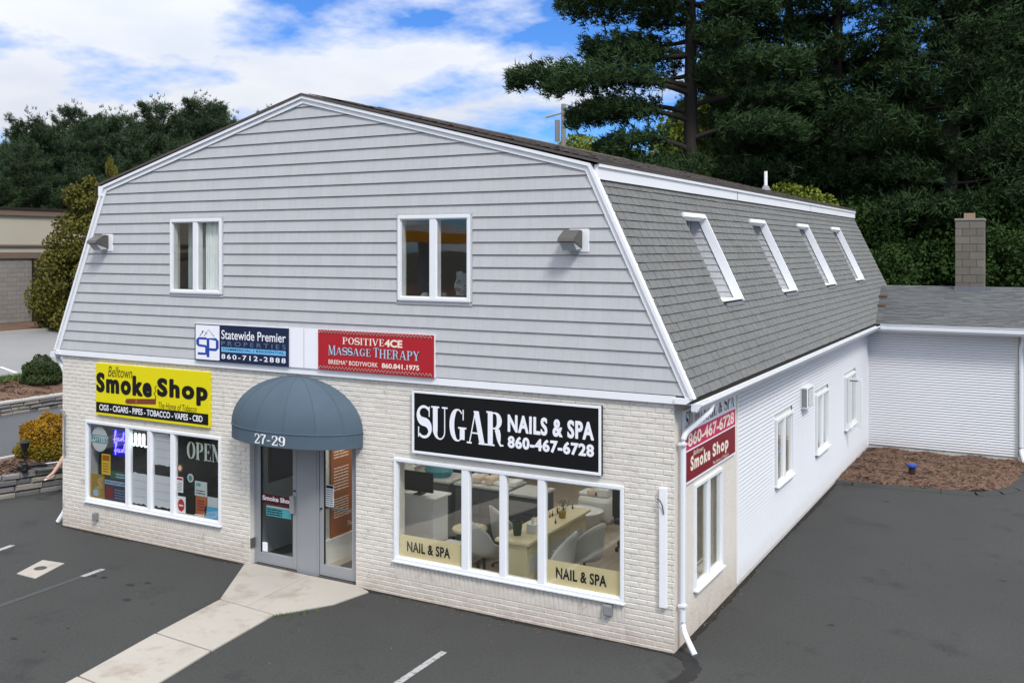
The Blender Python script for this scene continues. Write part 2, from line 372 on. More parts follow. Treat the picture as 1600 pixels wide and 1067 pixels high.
def wall_grid(mb, u0, u1, v0, v1, holes, w0, w1, pl):
    """wall slab with rectangular openings, as vertical strips"""
    us = sorted({u0, u1, *[x for h in holes for x in h[:2] if u0 < x < u1]})
    for a, b in zip(us, us[1:]):
        hs = [(h[2], h[3]) for h in holes if h[0] <= a + 1e-6 and h[1] >= b - 1e-6]
        for s0, s1 in intervals(v0, v1, hs): mb.box(a, b, s0, s1, w0, w1, pl)
    return mb

# ------------------------------------------------------------------ lettering
def place2d(pts, faces, box, pl, w, shear=0.0, fit=True):
    P = np.array(pts, float)
    if shear: P[:, 0] += P[:, 1] * shear
    mn, mxx = P.min(0), P.max(0); sz = np.maximum(mxx - mn, 1e-6)
    u0, u1, v0, v1 = box
    P[:, 0] = u0 + (P[:, 0] - mn[0]) / sz[0] * (u1 - u0); P[:, 1] = v0 + (P[:, 1] - mn[1]) / sz[1] * (v1 - v0)
    return P
def text(s, box, pl, w, m, parent, name='lettering', bold=0.0, shear=0.0, spacing=1.0, warp=None, fat=0.0):
    cu = bpy.data.curves.new('t', 'FONT'); cu.body = s; cu.offset = bold; cu.space_character = spacing; cu.resolution_u = 4
    o = bpy.data.objects.new('t', cu); COL.objects.link(o)
    dg = bpy.context.evaluated_depsgraph_get(); dg.update()
    me = bpy.data.meshes.new_from_object(o.evaluated_get(dg))
    pts = [(v.co.x, v.co.y) for v in me.vertices]; fs = [tuple(p.vertices) for p in me.polygons]
    bpy.data.objects.remove(o); bpy.data.curves.remove(cu); bpy.data.meshes.remove(me)
    P = place2d(pts, fs, box, pl, w, shear)
    b = MB()
    offs = [(0, 0)] if not fat else [(fat * math.cos(k * math.pi / 4), fat * .8 * math.sin(k * math.pi / 4)) for k in range(8)] + [(0, 0)]
    for k, (dx, dy) in enumerate(offs):
        n0 = len(b.v); b.v += [(warp or pl)(p[0] + dx, p[1] + dy, w + k * .00012) for p in P]; b.f += [tuple(i + n0 for i in f) for f in fs]
    return b.build(name, m, parent)
def arc(cx, cy, rx, ry, a0, a1, n=14):
    return [(cx + rx * math.cos(R(a0 + (a1 - a0) * i / n)), cy + ry * math.sin(R(a0 + (a1 - a0) * i / n))) for i in range(n + 1)]
# serif skeleton letters: width, [(points, mode)], [(serif x, y, half width)], [(beak x, y0, y1)]
G = {}
G['S'] = (.62, [([*arc(.31, .74, .25, .22, 35, 180, 10), *arc(.31, .74, .25, .24, 195, 250, 4), *arc(.31, .26, .25, .24, 70, 0, 5), *arc(.31, .26, .25, .22, -10, -145, 10)], 'S')], [], [(.53, .66, .97), (.075, .03, .34)])
G['U'] = (.74, [([(.17, 1), (.17, .26)], 'k'), (arc(.37, .27, .20, .24, 180, 360, 18), 'U'), ([(.57, .27), (.57, 1)], 'n')], [(.17, .98, .17), (.57, .98, .12)], [])
G['G'] = (.74, [(arc(.38, .5, .25, .46, 50, 100, 6), 'n'), (arc(.38, .5, .25, .46, 90, 270, 18), 'a'), (arc(.38, .5, .22, .46, 260, 310, 6), 'n'), ([(.56, .42), (.56, .08)], 'k')], [(.56, .42, .17)], [(.6, .66, .97)])
G['A'] = (.78, [([(.36, .97), (.12, .02)], 'n'), ([(.39, .97), (.63, .02)], 'k'), ([(.2, .32), (.55, .32)], 'n')], [(.11, .02, .1), (.64, .02, .15)], [])
G['R'] = (.76, [([(.18, .98), (.18, .02)], 'k'), ([(.2, .96), (.34, .96)], 'n'), (arc(.34, .74, .2, .225, 90, -90, 12), 'a'), ([(.2, .51), (.36, .51)], 'n'), ([(.40, .5), (.47, .44), (.50, .34), (.52, .2), (.54, .1), (.59, .04)], 'R'), ([(.56, .03), (.70, .045)], 'n')], [(.18, .02, .17), (.14, .98, .12)], [])
G['P'] = (.66, [([(.18, .98), (.18, .02)], 'k'), ([(.2, .96), (.34, .96)], 'n'), (arc(.34, .72, .2, .24, 90, -90, 12), 'a'), ([(.2, .48), (.36, .48)], 'n')], [(.18, .02, .16), (.12, .98, .1)], [])
G['D'] = (.74, [([(.18, .98), (.18, .02)], 'k'), ([(.18, .96), (.32, .96)], 'n'), (arc(.32, .5, .26, .46, 90, -90, 16), 'a'), ([(.18, .04), (.32, .04)], 'n')], [(.12, .02, .1), (.12, .98, .1)], [])
G['O'] = (.74, [(arc(.37, .5, .26, .46, 0, 360, 30), 'a')], [], [])
G['I'] = (.36, [([(.18, .98), (.18, .02)], 'k')], [(.18, .02, .15), (.18, .98, .15)], [])
G['T'] = (.66, [([(.33, .98), (.33, .02)], 'k'), ([(.06, .96), (.6, .96)], 'n')], [(.33, .02, .15)], [(.07, .74, .97), (.59, .74, .97)])
G['E'] = (.62, [([(.18, .98), (.18, .02)], 'k'), ([(.1, .96), (.55, .96)], 'n'), ([(.18, .51), (.44, .51)], 'n'), ([(.1, .04), (.57, .04)], 'n')], [(.14, .02, .1), (.14, .98, .1)], [(.54, .74, .97), (.56, .03, .28), (.43, .4, .62)])
G['L'] = (.58, [([(.18, .98), (.18, .02)], 'k'), ([(.1, .04), (.54, .04)], 'n')], [(.18, .98, .15)], [(.53, .03, .3)])
G['N'] = (.78, [([(.16, .98), (.16, .02)], 'n'), ([(.16, .98), (.6, .02)], 'k'), ([(.62, .98), (.62, .02)], 'n')], [(.14, .02, .11), (.62, .98, .11), (.12, .98, .1)], [])
G['M'] = (.94, [([(.16, .98), (.13, .02)], 'n'), ([(.18, .98), (.45, .06)], 'k'), ([(.45, .06), (.72, .98)], 'n'), ([(.76, .98), (.79, .02)], 'k')], [(.13, .02, .11), (.79, .02, .14), (.14, .98, .1), (.78, .98, .12)], [])
G['V'] = (.74, [([(.12, .98), (.36, .04)], 'k'), ([(.38, .04), (.62, .98)], 'n')], [(.12, .98, .14), (.62, .98, .1)], [])
G['Y'] = (.72, [([(.12, .98), (.36, .46)], 'k'), ([(.36, .46), (.6, .98)], 'n'), ([(.36, .5), (.36, .02)], 'k')], [(.12, .98, .13), (.6, .98, .1), (.36, .02, .15)], [])
G['H'] = (.78, [([(.17, .98), (.17, .02)], 'k'), ([(.61, .98), (.61, .02)], 'k'), ([(.17, .51), (.61, .51)], 'n')], [(.17, .02, .14), (.17, .98, .14), (.61, .02, .14), (.61, .98, .14)], [])
G['2'] = (.6, [([*arc(.3, .72, .2, .24, 160, -20, 12), (.12, .08)], 'a'), ([(.08, .05), (.54, .05)], 'k2')], [], [(.53, .04, .26), (.11, .62, .76)])
G['7'] = (.56, [([(.08, .94), (.5, .94)], 'k2'), ([(.5, .94), (.3, .5), (.24, .02)], 'a')], [], [(.08, .72, .96)])
G['9'] = (.6, [(arc(.3, .68, .19, .27, 0, 360, 22), 'a'), ([(.49, .68), (.47, .32), *arc(.3, .28, .17, .23, -10, -130, 8)], 'a')], [], [(.14, .1, .24)])
G['-'] = (.44, [([(.07, .42), (.37, .42)], 'k2')], [], [])
G['&'] = (.8, [([(.68, .05), (.3, .6), *arc(.34, .78, .13, .18, 210, 0, 10), (.3, .5), *arc(.28, .26, .17, .22, 140, 330, 10), (.62, .5)], 'a')], [], [])
G[' '] = (.35, [], [], [])
def serif_mesh(s, thick=0.17, thin=0.035, track=0.0, ser=0.045):
    v, f = [], []
    x = 0
    def q(pts):
        n = len(v); v.extend(pts); f.append(tuple(range(n, n + len(pts))))
    for ch in s:
        wd, strokes, serifs, beaks = G[ch]
        for pts, mode in strokes:
            L = []
            for i, p in enumerate(pts):
                a = pts[max(i - 1, 0)]; b = pts[min(i + 1, len(pts) - 1)]
                dx, dy = b[0] - a[0], b[1] - a[1]; l = math.hypot(dx, dy) or 1; dx /= l; dy /= l
                if mode == 'k': t = thick
                elif mode == 'n': t = thin
                elif mode == 'k2': t = (thick + thin) / 2
                elif mode == 'U': u = i / (len(pts) - 1); t = max(thin, thick * (1 - u * 1.9))
                elif mode == 'R': u = i / (len(pts) - 1); t = thick * (.35 + .65 * math.sin(math.pi * min(u * 1.1 + .1, 1) ** .8)) 
                elif mode == 'S':
                    u = i / (len(pts) - 1); t = thin + (thick * 1.15 - thin) * math.exp(-((u - .5) / .17) ** 2) + thin * .8
                else: t = thin + (thick - thin) * abs(dy) ** 2
                # horizontal-ish thick for verticals/diagonals: offset along x so ends stay level
                if mode in ('k', 'n') and abs(dy) > 0.25 and len(pts) <= 3 : ox, oy = t / 2 / max(abs(dy), .5) * (1 if dy < 0 else -1), 0
                else: ox, oy = -dy * t / 2, dx * t / 2
                L.append(((p[0] + ox + x, p[1] + oy), (p[0] - ox + x, p[1] - oy)))
            for a, b in zip(L, L[1:]): q([a[0], a[1], b[1], b[0]])
        for sx_, sy_, hw in serifs:
            y0 = sy_ - .02 if sy_ < .9 else sy_ + .02 - ser
            q([(x + sx_ - hw, y0), (x + sx_ + hw, y0), (x + sx_ + hw, y0 + ser), (x + sx_ - hw, y0 + ser)])
        for bx_, b0, b1 in beaks:
            q([(x + bx_ - .02, b0), (x + bx_ + .02, b0), (x + bx_ + .025, b1), (x + bx_ - .025, b1)])
        x += wd + track
    return v, f
def serif_text(s, box, pl, w, m, parent, name='lettering', thick=0.17, thin=0.035, warp=None, track=0.0, shear=0.0, ser=0.045):
    v, f = serif_mesh(s, thick, thin, track, ser)
    P = place2d(v, f, box, pl, w, shear)
    b = MB(); rnd = random.Random(3)
    for face in f:
        dw = rnd.random() * 0.0006
        b.quad(*[(warp or pl)(P[i][0], P[i][1], w + dw) for i in face])
    # all quads should face outward
    o = b.build(name, m, parent)
    return o
def strokes(paths, width, box, pl, w, m, parent, name):
    v, f = [], []
    for pts in paths:
        L = []
        for i, p in enumerate(pts):
            a = pts[max(i - 1, 0)]; b = pts[min(i + 1, len(pts) - 1)]
            dx, dy = b[0] - a[0], b[1] - a[1]; l = math.hypot(dx, dy) or 1
            ox, oy = -dy / l * width / 2, dx / l * width / 2
            L.append(((p[0] + ox, p[1] + oy), (p[0] - ox, p[1] - oy)))
        for a, b in zip(L, L[1:]): n = len(v); v += [a[0], a[1], b[1], b[0]]; f.append((n, n + 1, n + 2, n + 3))
    P = place2d(v, f, box, pl, w)
    mb = MB(); rnd = random.Random(5)
    for face in f:
        d = rnd.random() * 0.0006; mb.quad(*[pl(P[i][0], P[i][1], w + d) for i in face])
    return mb.build(name, m, parent)

# ================================================================== GROUND
g = MB(); g.quad((-1500, -1500, -0.03), (1500, -1500, -0.03), (1500, 1500, -0.03), (-1500, 1500, -0.03))
structure(g, 'ground', M_floor_f)
g = MB(); g.quad((-16, -60, 0), (60, -60, 0), (60, 24, 0), (-16, 24, 0)); structure(g, 'parking_lot', M_asph)
# left terraces: drive, bank, upper lot
g = MB(); g.quad((-19.3, -40, .62), (-14.75, -40, .56), (-14.75, 45, .60), (-19.3, 45, .66)); structure(g, 'driveway', M_asph2)
def bumpy(x0f, x1f, y0, y1, nx, ny, zf, amp, seed):
    b = MB(); rnd = random.Random(seed)
    for j in range(ny + 1):
        y = y0 + (y1 - y0) * j / ny
        for i in range(nx + 1):
            t = i / nx; x = x0f(y) + (x1f(y) - x0f(y)) * t
            b.v.append((x, y, zf(t, y) + (rnd.random() - .5) * amp * (1 if 0 < i < nx else .3)))
    for j in range(ny):
        for i in range(nx):
            a = j * (nx + 1) + i; b.f.append((a, a + 1, a + nx + 2, a + nx + 1))
    return b
WX = lambda y: -14.16 + 0.336 * y      # lower retaining wall line
b = bumpy(lambda y: -14.75, lambda y: WX(y) - .05, -8, 3.2, 10, 90, lambda t, y: .60 - .17 * t + .05 * math.sin(t * 3.1), .05, 1)
structure(b, 'lower_mulch_bank', M_mulch)
b = bumpy(lambda y: -21.1, lambda y: -19.35, -15, 40, 8, 220, lambda t, y: 1.28 - .33 * t, .05, 2)
structure(b, 'upper_mulch_bank', M_mulch)
b = bumpy(lambda y: -21.5, lambda y: -21.0, -15, 40, 3, 100, lambda t, y: 1.31, .02, 3)
structure(b, 'grass_verge', M_grass)
g = MB(); g.quad((-32.2, -60, 1.5), (-21.4, -60, 1.3), (-21.4, 60, 1.3), (-32.2, 60, 1.5)); structure(g, 'upper_parking_lot', M_asph3)
g = MB(); g.quad((-33.8, 7, 1.504), (-27.0, 7, 1.41), (-27.0, 7.12, 1.41), (-33.8, 7.12, 1.504)); g.quad((-23.6, 6.9, 1.346), (-22.1, 6.4, 1.318), (-22.1, 6.5, 1.318), (-23.6, 7.0, 1.346)); structure(g, 'upper_lot_stall_line', M_white)
g = MB(); g.box(-32.35, -32.2, -60, 60, 1.4, 1.62); structure(g, 'upper_kerb', M_conc2)
g = MB(); g.quad((-80, -60, 1.75), (-32.35, -60, 1.6), (-32.35, 60, 1.6), (-80, 60, 1.75)); structure(g, 'upper_mulch_bed', M_mulch)
g = MB(); g.quad((-90, 60, 1.7), (-14, 60, .9), (-14, 120, .9), (-90, 120, 1.7)); structure(g, 'far_ground', M_floor_f)
g = MB(); g.box(-14.75, -14.60, -8, 6, .4, .64); structure(g, 'driveway_kerb', M_conc2)
# grass tufts at verge (stuff)
def tufts(name, m, n, fx, h, seed, wd=.012):
    rnd = random.Random(seed); b = MB()
    for i in range(n):
        x, y, z = fx(rnd); a = rnd.random() * 6.28; hh = h * (.5 + rnd.random()); dx, dy = math.cos(a) * wd, math.sin(a) * wd
        lx, ly = (rnd.random() - .5) * hh, (rnd.random() - .5) * hh
        b.quad((x - dx, y - dy, z), (x + dx, y + dy, z), (x + lx, y + ly, z + hh))
    o = b.build(name, m, None, kind='stuff'); return o
M_gblade = mat('grass_blades', (0.075, 0.115, 0.025), 0.8, 0.4, 2)
tufts('grass', M_gblade, 9000, lambda r: (-21.5 + r.random() * .62 + (r.random() ** 3) * .3, 1 + r.random() * 14, 1.29), .10, 4, .02)
tufts('weeds', M_gblade, 150, lambda r: (lambda t: (-5.02 + t * .38 + r.gauss(0, .03), -1.40 + t * .42 + r.gauss(0, .03), 0))(r.random() ** 1.6), .03, 5, .006)
# mulch chips on both left banks
def chips(name, n, fx, size, seed, m=M_chip):
    rnd = random.Random(seed); b = MB()
    for i in range(n):
        x, y, z = fx(rnd); a = rnd.random() * 6.28; l = size * (.4 + rnd.random()); wd = l * .3
        ux, uy = math.cos(a) * l, math.sin(a) * l; vx, vy = -math.sin(a) * wd, math.cos(a) * wd
        t1, t2 = rnd.uniform(-.3, .5) * l, rnd.uniform(-.2, .2) * l
        b.quad((x - ux - vx, y - uy - vy, z), (x + ux - vx, y + uy - vy, z + t1), (x + ux + vx, y + uy + vy, z + t1 + t2), (x - ux + vx, y - uy + vy, z + t2))
    return b.build(name, m, None, kind='stuff')
def fb(r):
    y = r.uniform(-1.5, 3.1); t = r.random(); x = -14.6 + (WX(y) - .05 + 14.6) * t
    return (x, y, .61 - .16 * t + .05 * math.sin(t * 3.1))
chips('mulch_chips', 5000, fb, .035, 6)
chips('mulch_chips', 9000, lambda r: (lambda t: (-21.0 + 1.6 * t, r.uniform(1, 12), 1.27 - .32 * t))(r.random()), .045, 7)

# wing mulch bed + kerb edge of asphalt
bed = [(0.02, 9.95), (0.35, 9.93), (1.2, 10.05), (2.0, 10.12), (2.6, 10.25), (3.0, 10.55), (3.25, 11.0), (3.36, 11.7), (3.45, 12.7), (3.5, 13.9), (0.02, 13.9)]
b = MB(); n_ = 46
def inbed(x, y):
    c = False; j = len(bed) - 1
    for i in range(len(bed)):
        if (bed[i][1] > y) != (bed[j][1] > y) and x < (bed[j][0] - bed[i][0]) * (y - bed[i][1]) / (bed[j][1] - bed[i][1]) + bed[i][0]: c = not c
        j = i
    return c
def bedd(x, y):   # distance to outline
    d = 9
    for i in range(len(bed)):
        (ax, ay), (bx_, by_) = bed[i], bed[(i + 1) % len(bed)]
        t = max(0, min(1, ((x - ax) * (bx_ - ax) + (y - ay) * (by_ - ay)) / ((bx_ - ax) ** 2 + (by_ - ay) ** 2)))
        d = min(d, math.hypot(x - ax - t * (bx_ - ax), y - ay - t * (by_ - ay)))
    return d
rnd = random.Random(9); idx = {}
def bedz(x, y): return .012 + min(bedd(x, y), .5) * .13 + .035 * math.sin(x * 5 + y * 3.1) * math.sin(y * 4.3 - x * 2)
for j in range(n_ + 1):
    for i in range(n_ + 1):
        x, y = .02 + 3.5 * i / n_, 9.9 + 4.02 * j / n_
        if inbed(x, y): idx[i, j] = len(b.v); b.v.append((x, y, bedz(x, y) + rnd.random() * .035))
for (i, j), a in list(idx.items()):
    if (i + 1, j) in idx and (i, j + 1) in idx and (i + 1, j + 1) in idx: b.f.append((a, idx[i + 1, j], idx[i + 1, j + 1], idx[i, j + 1]))
structure(b, 'mulch_bed', M_mulch)
def fbed(r):
    while True:
        x, y = r.uniform(0, 3.5), r.uniform(9.9, 13.9)
        if inbed(x, y): return (x, y, bedz(x, y) + .02)
chips('mulch_chips', 9000, fbed, .035, 8)
chips('mulch_clods', 1500, fbed, .05, 18, M_mulch)
b = MB()      # rolled asphalt lip along the bed
k = len(bed) - 2
for i in range(k - 1):
    p, q = bed[i], bed[i + 1]
    dx, dy = q[0] - p[0], q[1] - p[1]; l = math.hypot(dx, dy); nx, ny = dy / l, -dx / l
    def P_(pt, o, z): return (pt[0] + nx * o, pt[1] + ny * o, z)
    b.quad(P_(p, -.05, .045), P_(p, .06, .045), P_(q, .06, .045), P_(q, -.05, .045)); b.quad(P_(p, .06, .045), P_(p, .17, .003), P_(q, .17, .003), P_(q, .06, .045)); b.quad(P_(p, -.12, 0), P_(p, -.05, .045), P_(q, -.05, .045), P_(q, -.12, 0))
structure(b, 'asphalt_lip', M_asph)
# tar seal at the corner
b = MB()
seal = [((-.06, -.02), (.10, .12)), ((.14, -.16), (.27, -.02)), ((.26, -.34), (.42, -.22)), ((.24, -.62), (.45, -.55)), ((.16, -.95), (.38, -.85)), ((.02, -1.6), (.22, -1.5)), ((-.1, -2.6), (.10, -2.6))]
for (a0, a1), (b0, b1) in zip(seal, seal[1:]): b.quad((*a0, .004), (*b0, .004), (*b1, .004), (*a1, .004))
b = MB(); 
rnd = random.Random(12); Ls = []; 
for i in range(len(seal) - 1):
    for s_ in range(6):
        t = s_ / 6; (a0, a1), (b0, b1) = seal[i], seal[i + 1]
        Ls.append(((a0[0] + (b0[0] - a0[0]) * t + rnd.gauss(0, .008), a0[1] + (b0[1] - a0[1]) * t + rnd.gauss(0, .008)), (a1[0] + (b1[0] - a1[0]) * t + rnd.gauss(0, .012), a1[1] + (b1[1] - a1[1]) * t + rnd.gauss(0, .012))))
for (a0, a1), (b0, b1) in zip(Ls, Ls[1:]): b.quad((*a0, .004), (*b0, .004), (*b1, .004), (*a1, .004))
structure(b, 'tar_seal', M_patch)
M_lit = mat('litter_leaf', (.16, .12, .07), .9, .5, 9)
chips('ground_litter', 420, lambda r: (r.choice([(-11 + r.random() * 11, -.02 - abs(r.gauss(0, .12)), .006), (abs(r.gauss(.03, .1)), r.random() * 9.9, .006), (r.uniform(-11, 6), r.uniform(-7, 8) if r.random() < 0 else -r.random() * 7, .006)])), .014, 41, M_lit)
# dark uneven strip where the paving meets the walls
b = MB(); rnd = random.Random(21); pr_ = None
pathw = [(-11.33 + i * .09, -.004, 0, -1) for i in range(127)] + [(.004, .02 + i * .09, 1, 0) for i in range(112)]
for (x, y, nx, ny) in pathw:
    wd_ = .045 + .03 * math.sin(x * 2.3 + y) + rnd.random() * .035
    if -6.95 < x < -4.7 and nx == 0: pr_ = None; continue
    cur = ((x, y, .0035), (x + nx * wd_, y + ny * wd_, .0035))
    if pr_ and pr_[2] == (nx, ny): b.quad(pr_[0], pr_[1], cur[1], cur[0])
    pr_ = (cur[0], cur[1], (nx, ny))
structure(b, 'wall_base_strip', mat('dark_base_strip', (.020, .018, .015), .9, .4, 12, fine=.4, fscale=40))
# stall lines
def line(x0, y0, x1, y1, wd, m):
    dx, dy = x1 - x0, y1 - y0; l = math.hypot(dx, dy); nx, ny = -dy / l * wd / 2, dx / l * wd / 2
    b = MB(); b.quad((x0 - nx, y0 - ny, .004), (x1 - nx, y1 - ny, .004), (x1 + nx, y1 + ny, .004), (x0 + nx, y0 + ny, .004)); return structure(b, 'stall_line', m)
line(-2.45, -1.30, -2.40, -6, .09, M_paint); line(-8.66, -1.24, -8.64, -1.62, .10, M_paint); line(-8.64, -1.62, -8.45, -6, .10, M_paintf)
line(-10.98, -1.15, -10.9, -1.55, .10, M_paint); line(-10.9, -1.55, -10.8, -6, .1, M_paintf)
# small oil spots in the paving
M_oil = mat('oil_spot', (.020, .020, .022), .7, .3, 8)
b = MB(); rnd = random.Random(77)
for i in range(34):
    cx0, cy0 = (rnd.uniform(-9, -6.6), rnd.uniform(-4, -1)) if i < 16 else ((rnd.uniform(-3.5, 4), rnd.uniform(-6, -.6)) if i < 26 else (rnd.uniform(.6, 4), rnd.uniform(.5, 9)))
    r0 = rnd.choice((.012, .018, .03, .045)); p_ = []
    for k in range(9): a = k * 2 * math.pi / 9; rr = r0 * rnd.uniform(.6, 1.3); p_.append((cx0 + rr * 1.5 * math.cos(a), cy0 + rr * math.sin(a), .0042))
    b.quad(*p_)
structure(b, 'oil_spots', M_oil)
# concrete walk with slabs
walk = bpy.data.objects.new('walkway', None); link(walk, None, (-5.8, -1.3, 0)); tag(walk, kind='structure')
def slab(poly, z=.022):
    b = MB(); b.prism(poly, -.05, z); return b.build('concrete_slab', M_conc, walk, bevel=.008)
slab([(-6.94, -.02), (-6.12, -1.34), (-5.60, -1.375), (-5.70, .02), (-6.9, .03)])
slab([(-5.69, .02), (-5.59, -1.375), (-5.05, -1.41), (-4.62, -.72), (-4.50, -.1), (-4.72, -.02), (-4.80, .02)])
slab([(-6.11, -1.36), (-5.93, -2.60), (-4.91, -2.66), (-5.06, -1.43)])
slab([(-5.93, -2.625), (-5.70, -3.90), (-4.70, -3.98), (-4.91, -2.685)])
slab([(-5.70, -3.925), (-5.5, -5.2), (-4.5, -5.28), (-4.70, -4.005)])
# drain cover in concrete collar
t = thing('utility_cover', (-9.5, -1.7, 0), 'round iron utility cover set in a square concrete pad in the asphalt', 'utility cover')
MB().prism([(-9.60, -2.02), (-9.16, -2.02), (-9.40, -1.36), (-9.84, -1.42)], -.03, .012).build('concrete_pad', M_conc, t, bevel=.004)
b = MB(); b.lathe([(.095, .012), (.09, .018), (.07, .018)], (-9.50, -1.70, 0), 20); b.build('cover', M_rust, t)
for a in range(6): b = MB(); b.box(-.010, .010, .02, .06, .0185, .023); bb = b.build('rib', M_rust, t); bb.rotation_euler[2] = a * math.pi / 3; bb.location = Vector((-9.50 + 0.045 * math.sin(-a * math.pi / 3), -1.70 + .045 * math.cos(a * math.pi / 3), .021)) - WL[t.name]

# ================================================================== BUILDING
BD = thing('commercial_building', (-5.65, 0, 0), 'two storey gambrel roof commercial building with painted brick shopfront and grey shake gable', 'building')
H = 3.0
winL = (-10.66, -7.46, .52, 1.915); winR = (-4.12, -.645, .50, 1.94); door = (-6.86, -4.81, -.1, 2.22)
holesF = [winL, winR, door]
b = MB(); wall_grid(b, -11.27, -.02, -.3, 3.01, holesF, -.24, -.0065, FRONT); b.build('front_wall', M_mortar, BD)
# bricks
bw, bh, gx, gz = .2125, .0675, .010, .0105
full, part = [], []
for r in range(46):
    z0 = -.09 + r * bh; z1 = z0 + bh - gz
    if z0 > 3.0: break
    z1 = min(z1, 3.005)
    off = (bw / 2 if r % 2 else 0)
    hs = [(h[0] - .0, h[1] + .0) for h in holesF if z1 > h[2] + .004 and z0 < h[3] - .004]
    for wn in (winL, winR):      # soldier course band below windows
        if z1 > wn[2] - .215 and z0 < wn[2]: hs.append((wn[0], wn[1]))
    x = -11.29 - off
    while x < 0:
        a, c = max(x, -11.29), min(x + bw - gx, 0.0)
        if c - a > .02:
            for s0, s1 in intervals(a, c, hs):
                if s1 - s0 < .015: continue
                if abs(s1 - s0 - (bw - gx)) < 1e-4 and abs(z1 - z0 - (bh - gz)) < 1e-4: full.append((s0, z0))
                else: part.append((s0, s1, z0, z1))
        x += bw
for wn in (winL, winR):
    x = wn[0]
    z0 = -.09 + bh * math.floor((wn[2] - .215 + .09) / bh) + bh
    zl = [zz_ for zz_ in [(-.09 + r * bh + bh - gz) for r in range(20)] if zz_ <= wn[2] - .215 + .0][-1]
    while x < wn[1] - .02:
        part.append((x, min(x + .058, wn[1]), zl + gz, wn[2] - .004)); x += .0675
def brick_mesh(b, x0, x1, z0, z1, d=0.0, pl=FRONT, c=.005):
    n = len(b.v)
    for (a, q, wz) in ((x0, z0, -.0075), (x1, z0, -.0075), (x1, z1, -.0075), (x0, z1, -.0075), (x0 + c, z0 + c, d), (x1 - c, z0 + c, d), (x1 - c, z1 - c, d), (x0 + c, z1 - c, d)): b.v.append(pl(a, q, wz))
    for f in ((4, 5, 6, 7), (0, 1, 5, 4), (1, 2, 6, 5), (2, 3, 7, 6), (3, 0, 4, 7)): b.f.append(tuple(n + i for i in f))
camv = Vector(cam.location)
full.sort(key=lambda p: (Vector((p[0], 0, p[1])) - camv).length)
hidden = lambda p: (-3.78 < p[0] + .1 < -.93 and 2.05 < p[1] < 2.9)
vis = [p for p in full if not hidden(p)][:300]; vs_ = set(vis)
b = MB(); brick_mesh(b, 0, bw - gx, 0, bh - gz); first = b.build('brick', M_brick, BD)
bm_ = first.data; rnd = random.Random(2)
for i, (x, z) in enumerate(vis):
    o = first if i == 0 else bpy.data.objects.new('brick', bm_)
    if i: COL.objects.link(o); o.parent = BD
    o.location = Vector((x + (bw - gx) / 2, -0.0 + .0065 - rnd.random() * .0035, z + (bh - gz) / 2)) - WL[BD.name]
    o.rotation_euler = (rnd.gauss(0, .01), rnd.gauss(0, .006), rnd.gauss(0, .004))
b = MB()
for p in full:
    if p in vs_: continue
    brick_mesh(b, p[0], p[0] + bw - gx, p[1], p[1] + bh - gz, rnd.random() * .0035)
for p in part: brick_mesh(b, *p, rnd.random() * .003)
b.build('brickwork', M_brick, BD, kind='stuff')
# left return brick (side) + rear
b = MB(); b.box(-11.29, -11.27, 0.0, 18, -.3, 3.01); b.build('left_wall', M_brick, BD)
b = MB(); b.box(-11.27, -.02, 17.8, 18, -.3, 3.01); b.prism([(-11.2, 3.02), (-10.1, 5.85), (-5.75, 7.0), (-1.12, 5.85), (.15, 3.02)], -18, -17.8, FRONT); b.build('rear_wall', M_clap, BD)
# right wall: parged front bay then clapboard
sw = [(.74, 1.90, .54, 1.875), (4.86, 6.02, .98, 2.07), (7.96, 9.10, .94, 2.07), (10.90, 12.2, .93, 2.08)]
b = MB(); wall_grid(b, .014, 2.66, -.3, 3.02, [sw[0]], -.24, 0, SIDE); b.build('side_wall_bay', M_parge, BD)
b = MB(); wall_grid(b, 2.68, 17.8, -.3, 3.02, sw[1:], -.24, -.02, SIDE); b.build('side_wall', M_found, BD)
b = MB(); b.box(2.66, 2.70, .05, 3.0, -.01, .012, SIDE); b.build('siding_corner_strip', M_white, BD)
def clapboards(b, u0, u1, v0, v1, exp_, holes, pl, thick=.020, base=0.0):
    z = v0
    while z < v1 - .01:
        z1 = min(z + exp_, v1)
        hs = [(h[0] - .03, h[1] + .03) for h in holes if z1 > h[2] - .02 and z < h[3] + .02]
        for s0, s1 in intervals(u0, u1, hs):
            zb_ = z + .008
            b.quad(pl(s0, zb_, base + thick), pl(s1, zb_, base + thick), pl(s1, z1 - .007, base + .008), pl(s0, z1 - .007, base + .008))
            b.quad(pl(s0, zb_, base - .006), pl(s1, zb_, base - .006), pl(s1, zb_, base + thick), pl(s0, zb_, base + thick))
        z += exp_
    return b
b = MB(); clapboards(b, 2.70, 13.93, .06, 3.0, .0615, sw[1:], SIDE, base=-.012); b.build('clapboard_siding', M_clap, BD, kind='stuff')
b = MB(); b.box(13.90, 13.955, .02, 3.0, -.012, .02, SIDE); b.build('inside_corner_post', M_white, BD)
b = MB(); b.box(2.70, 13.96, -.2, .06, -.02, -.002, SIDE); b.build('foundation_strip', M_found, BD)

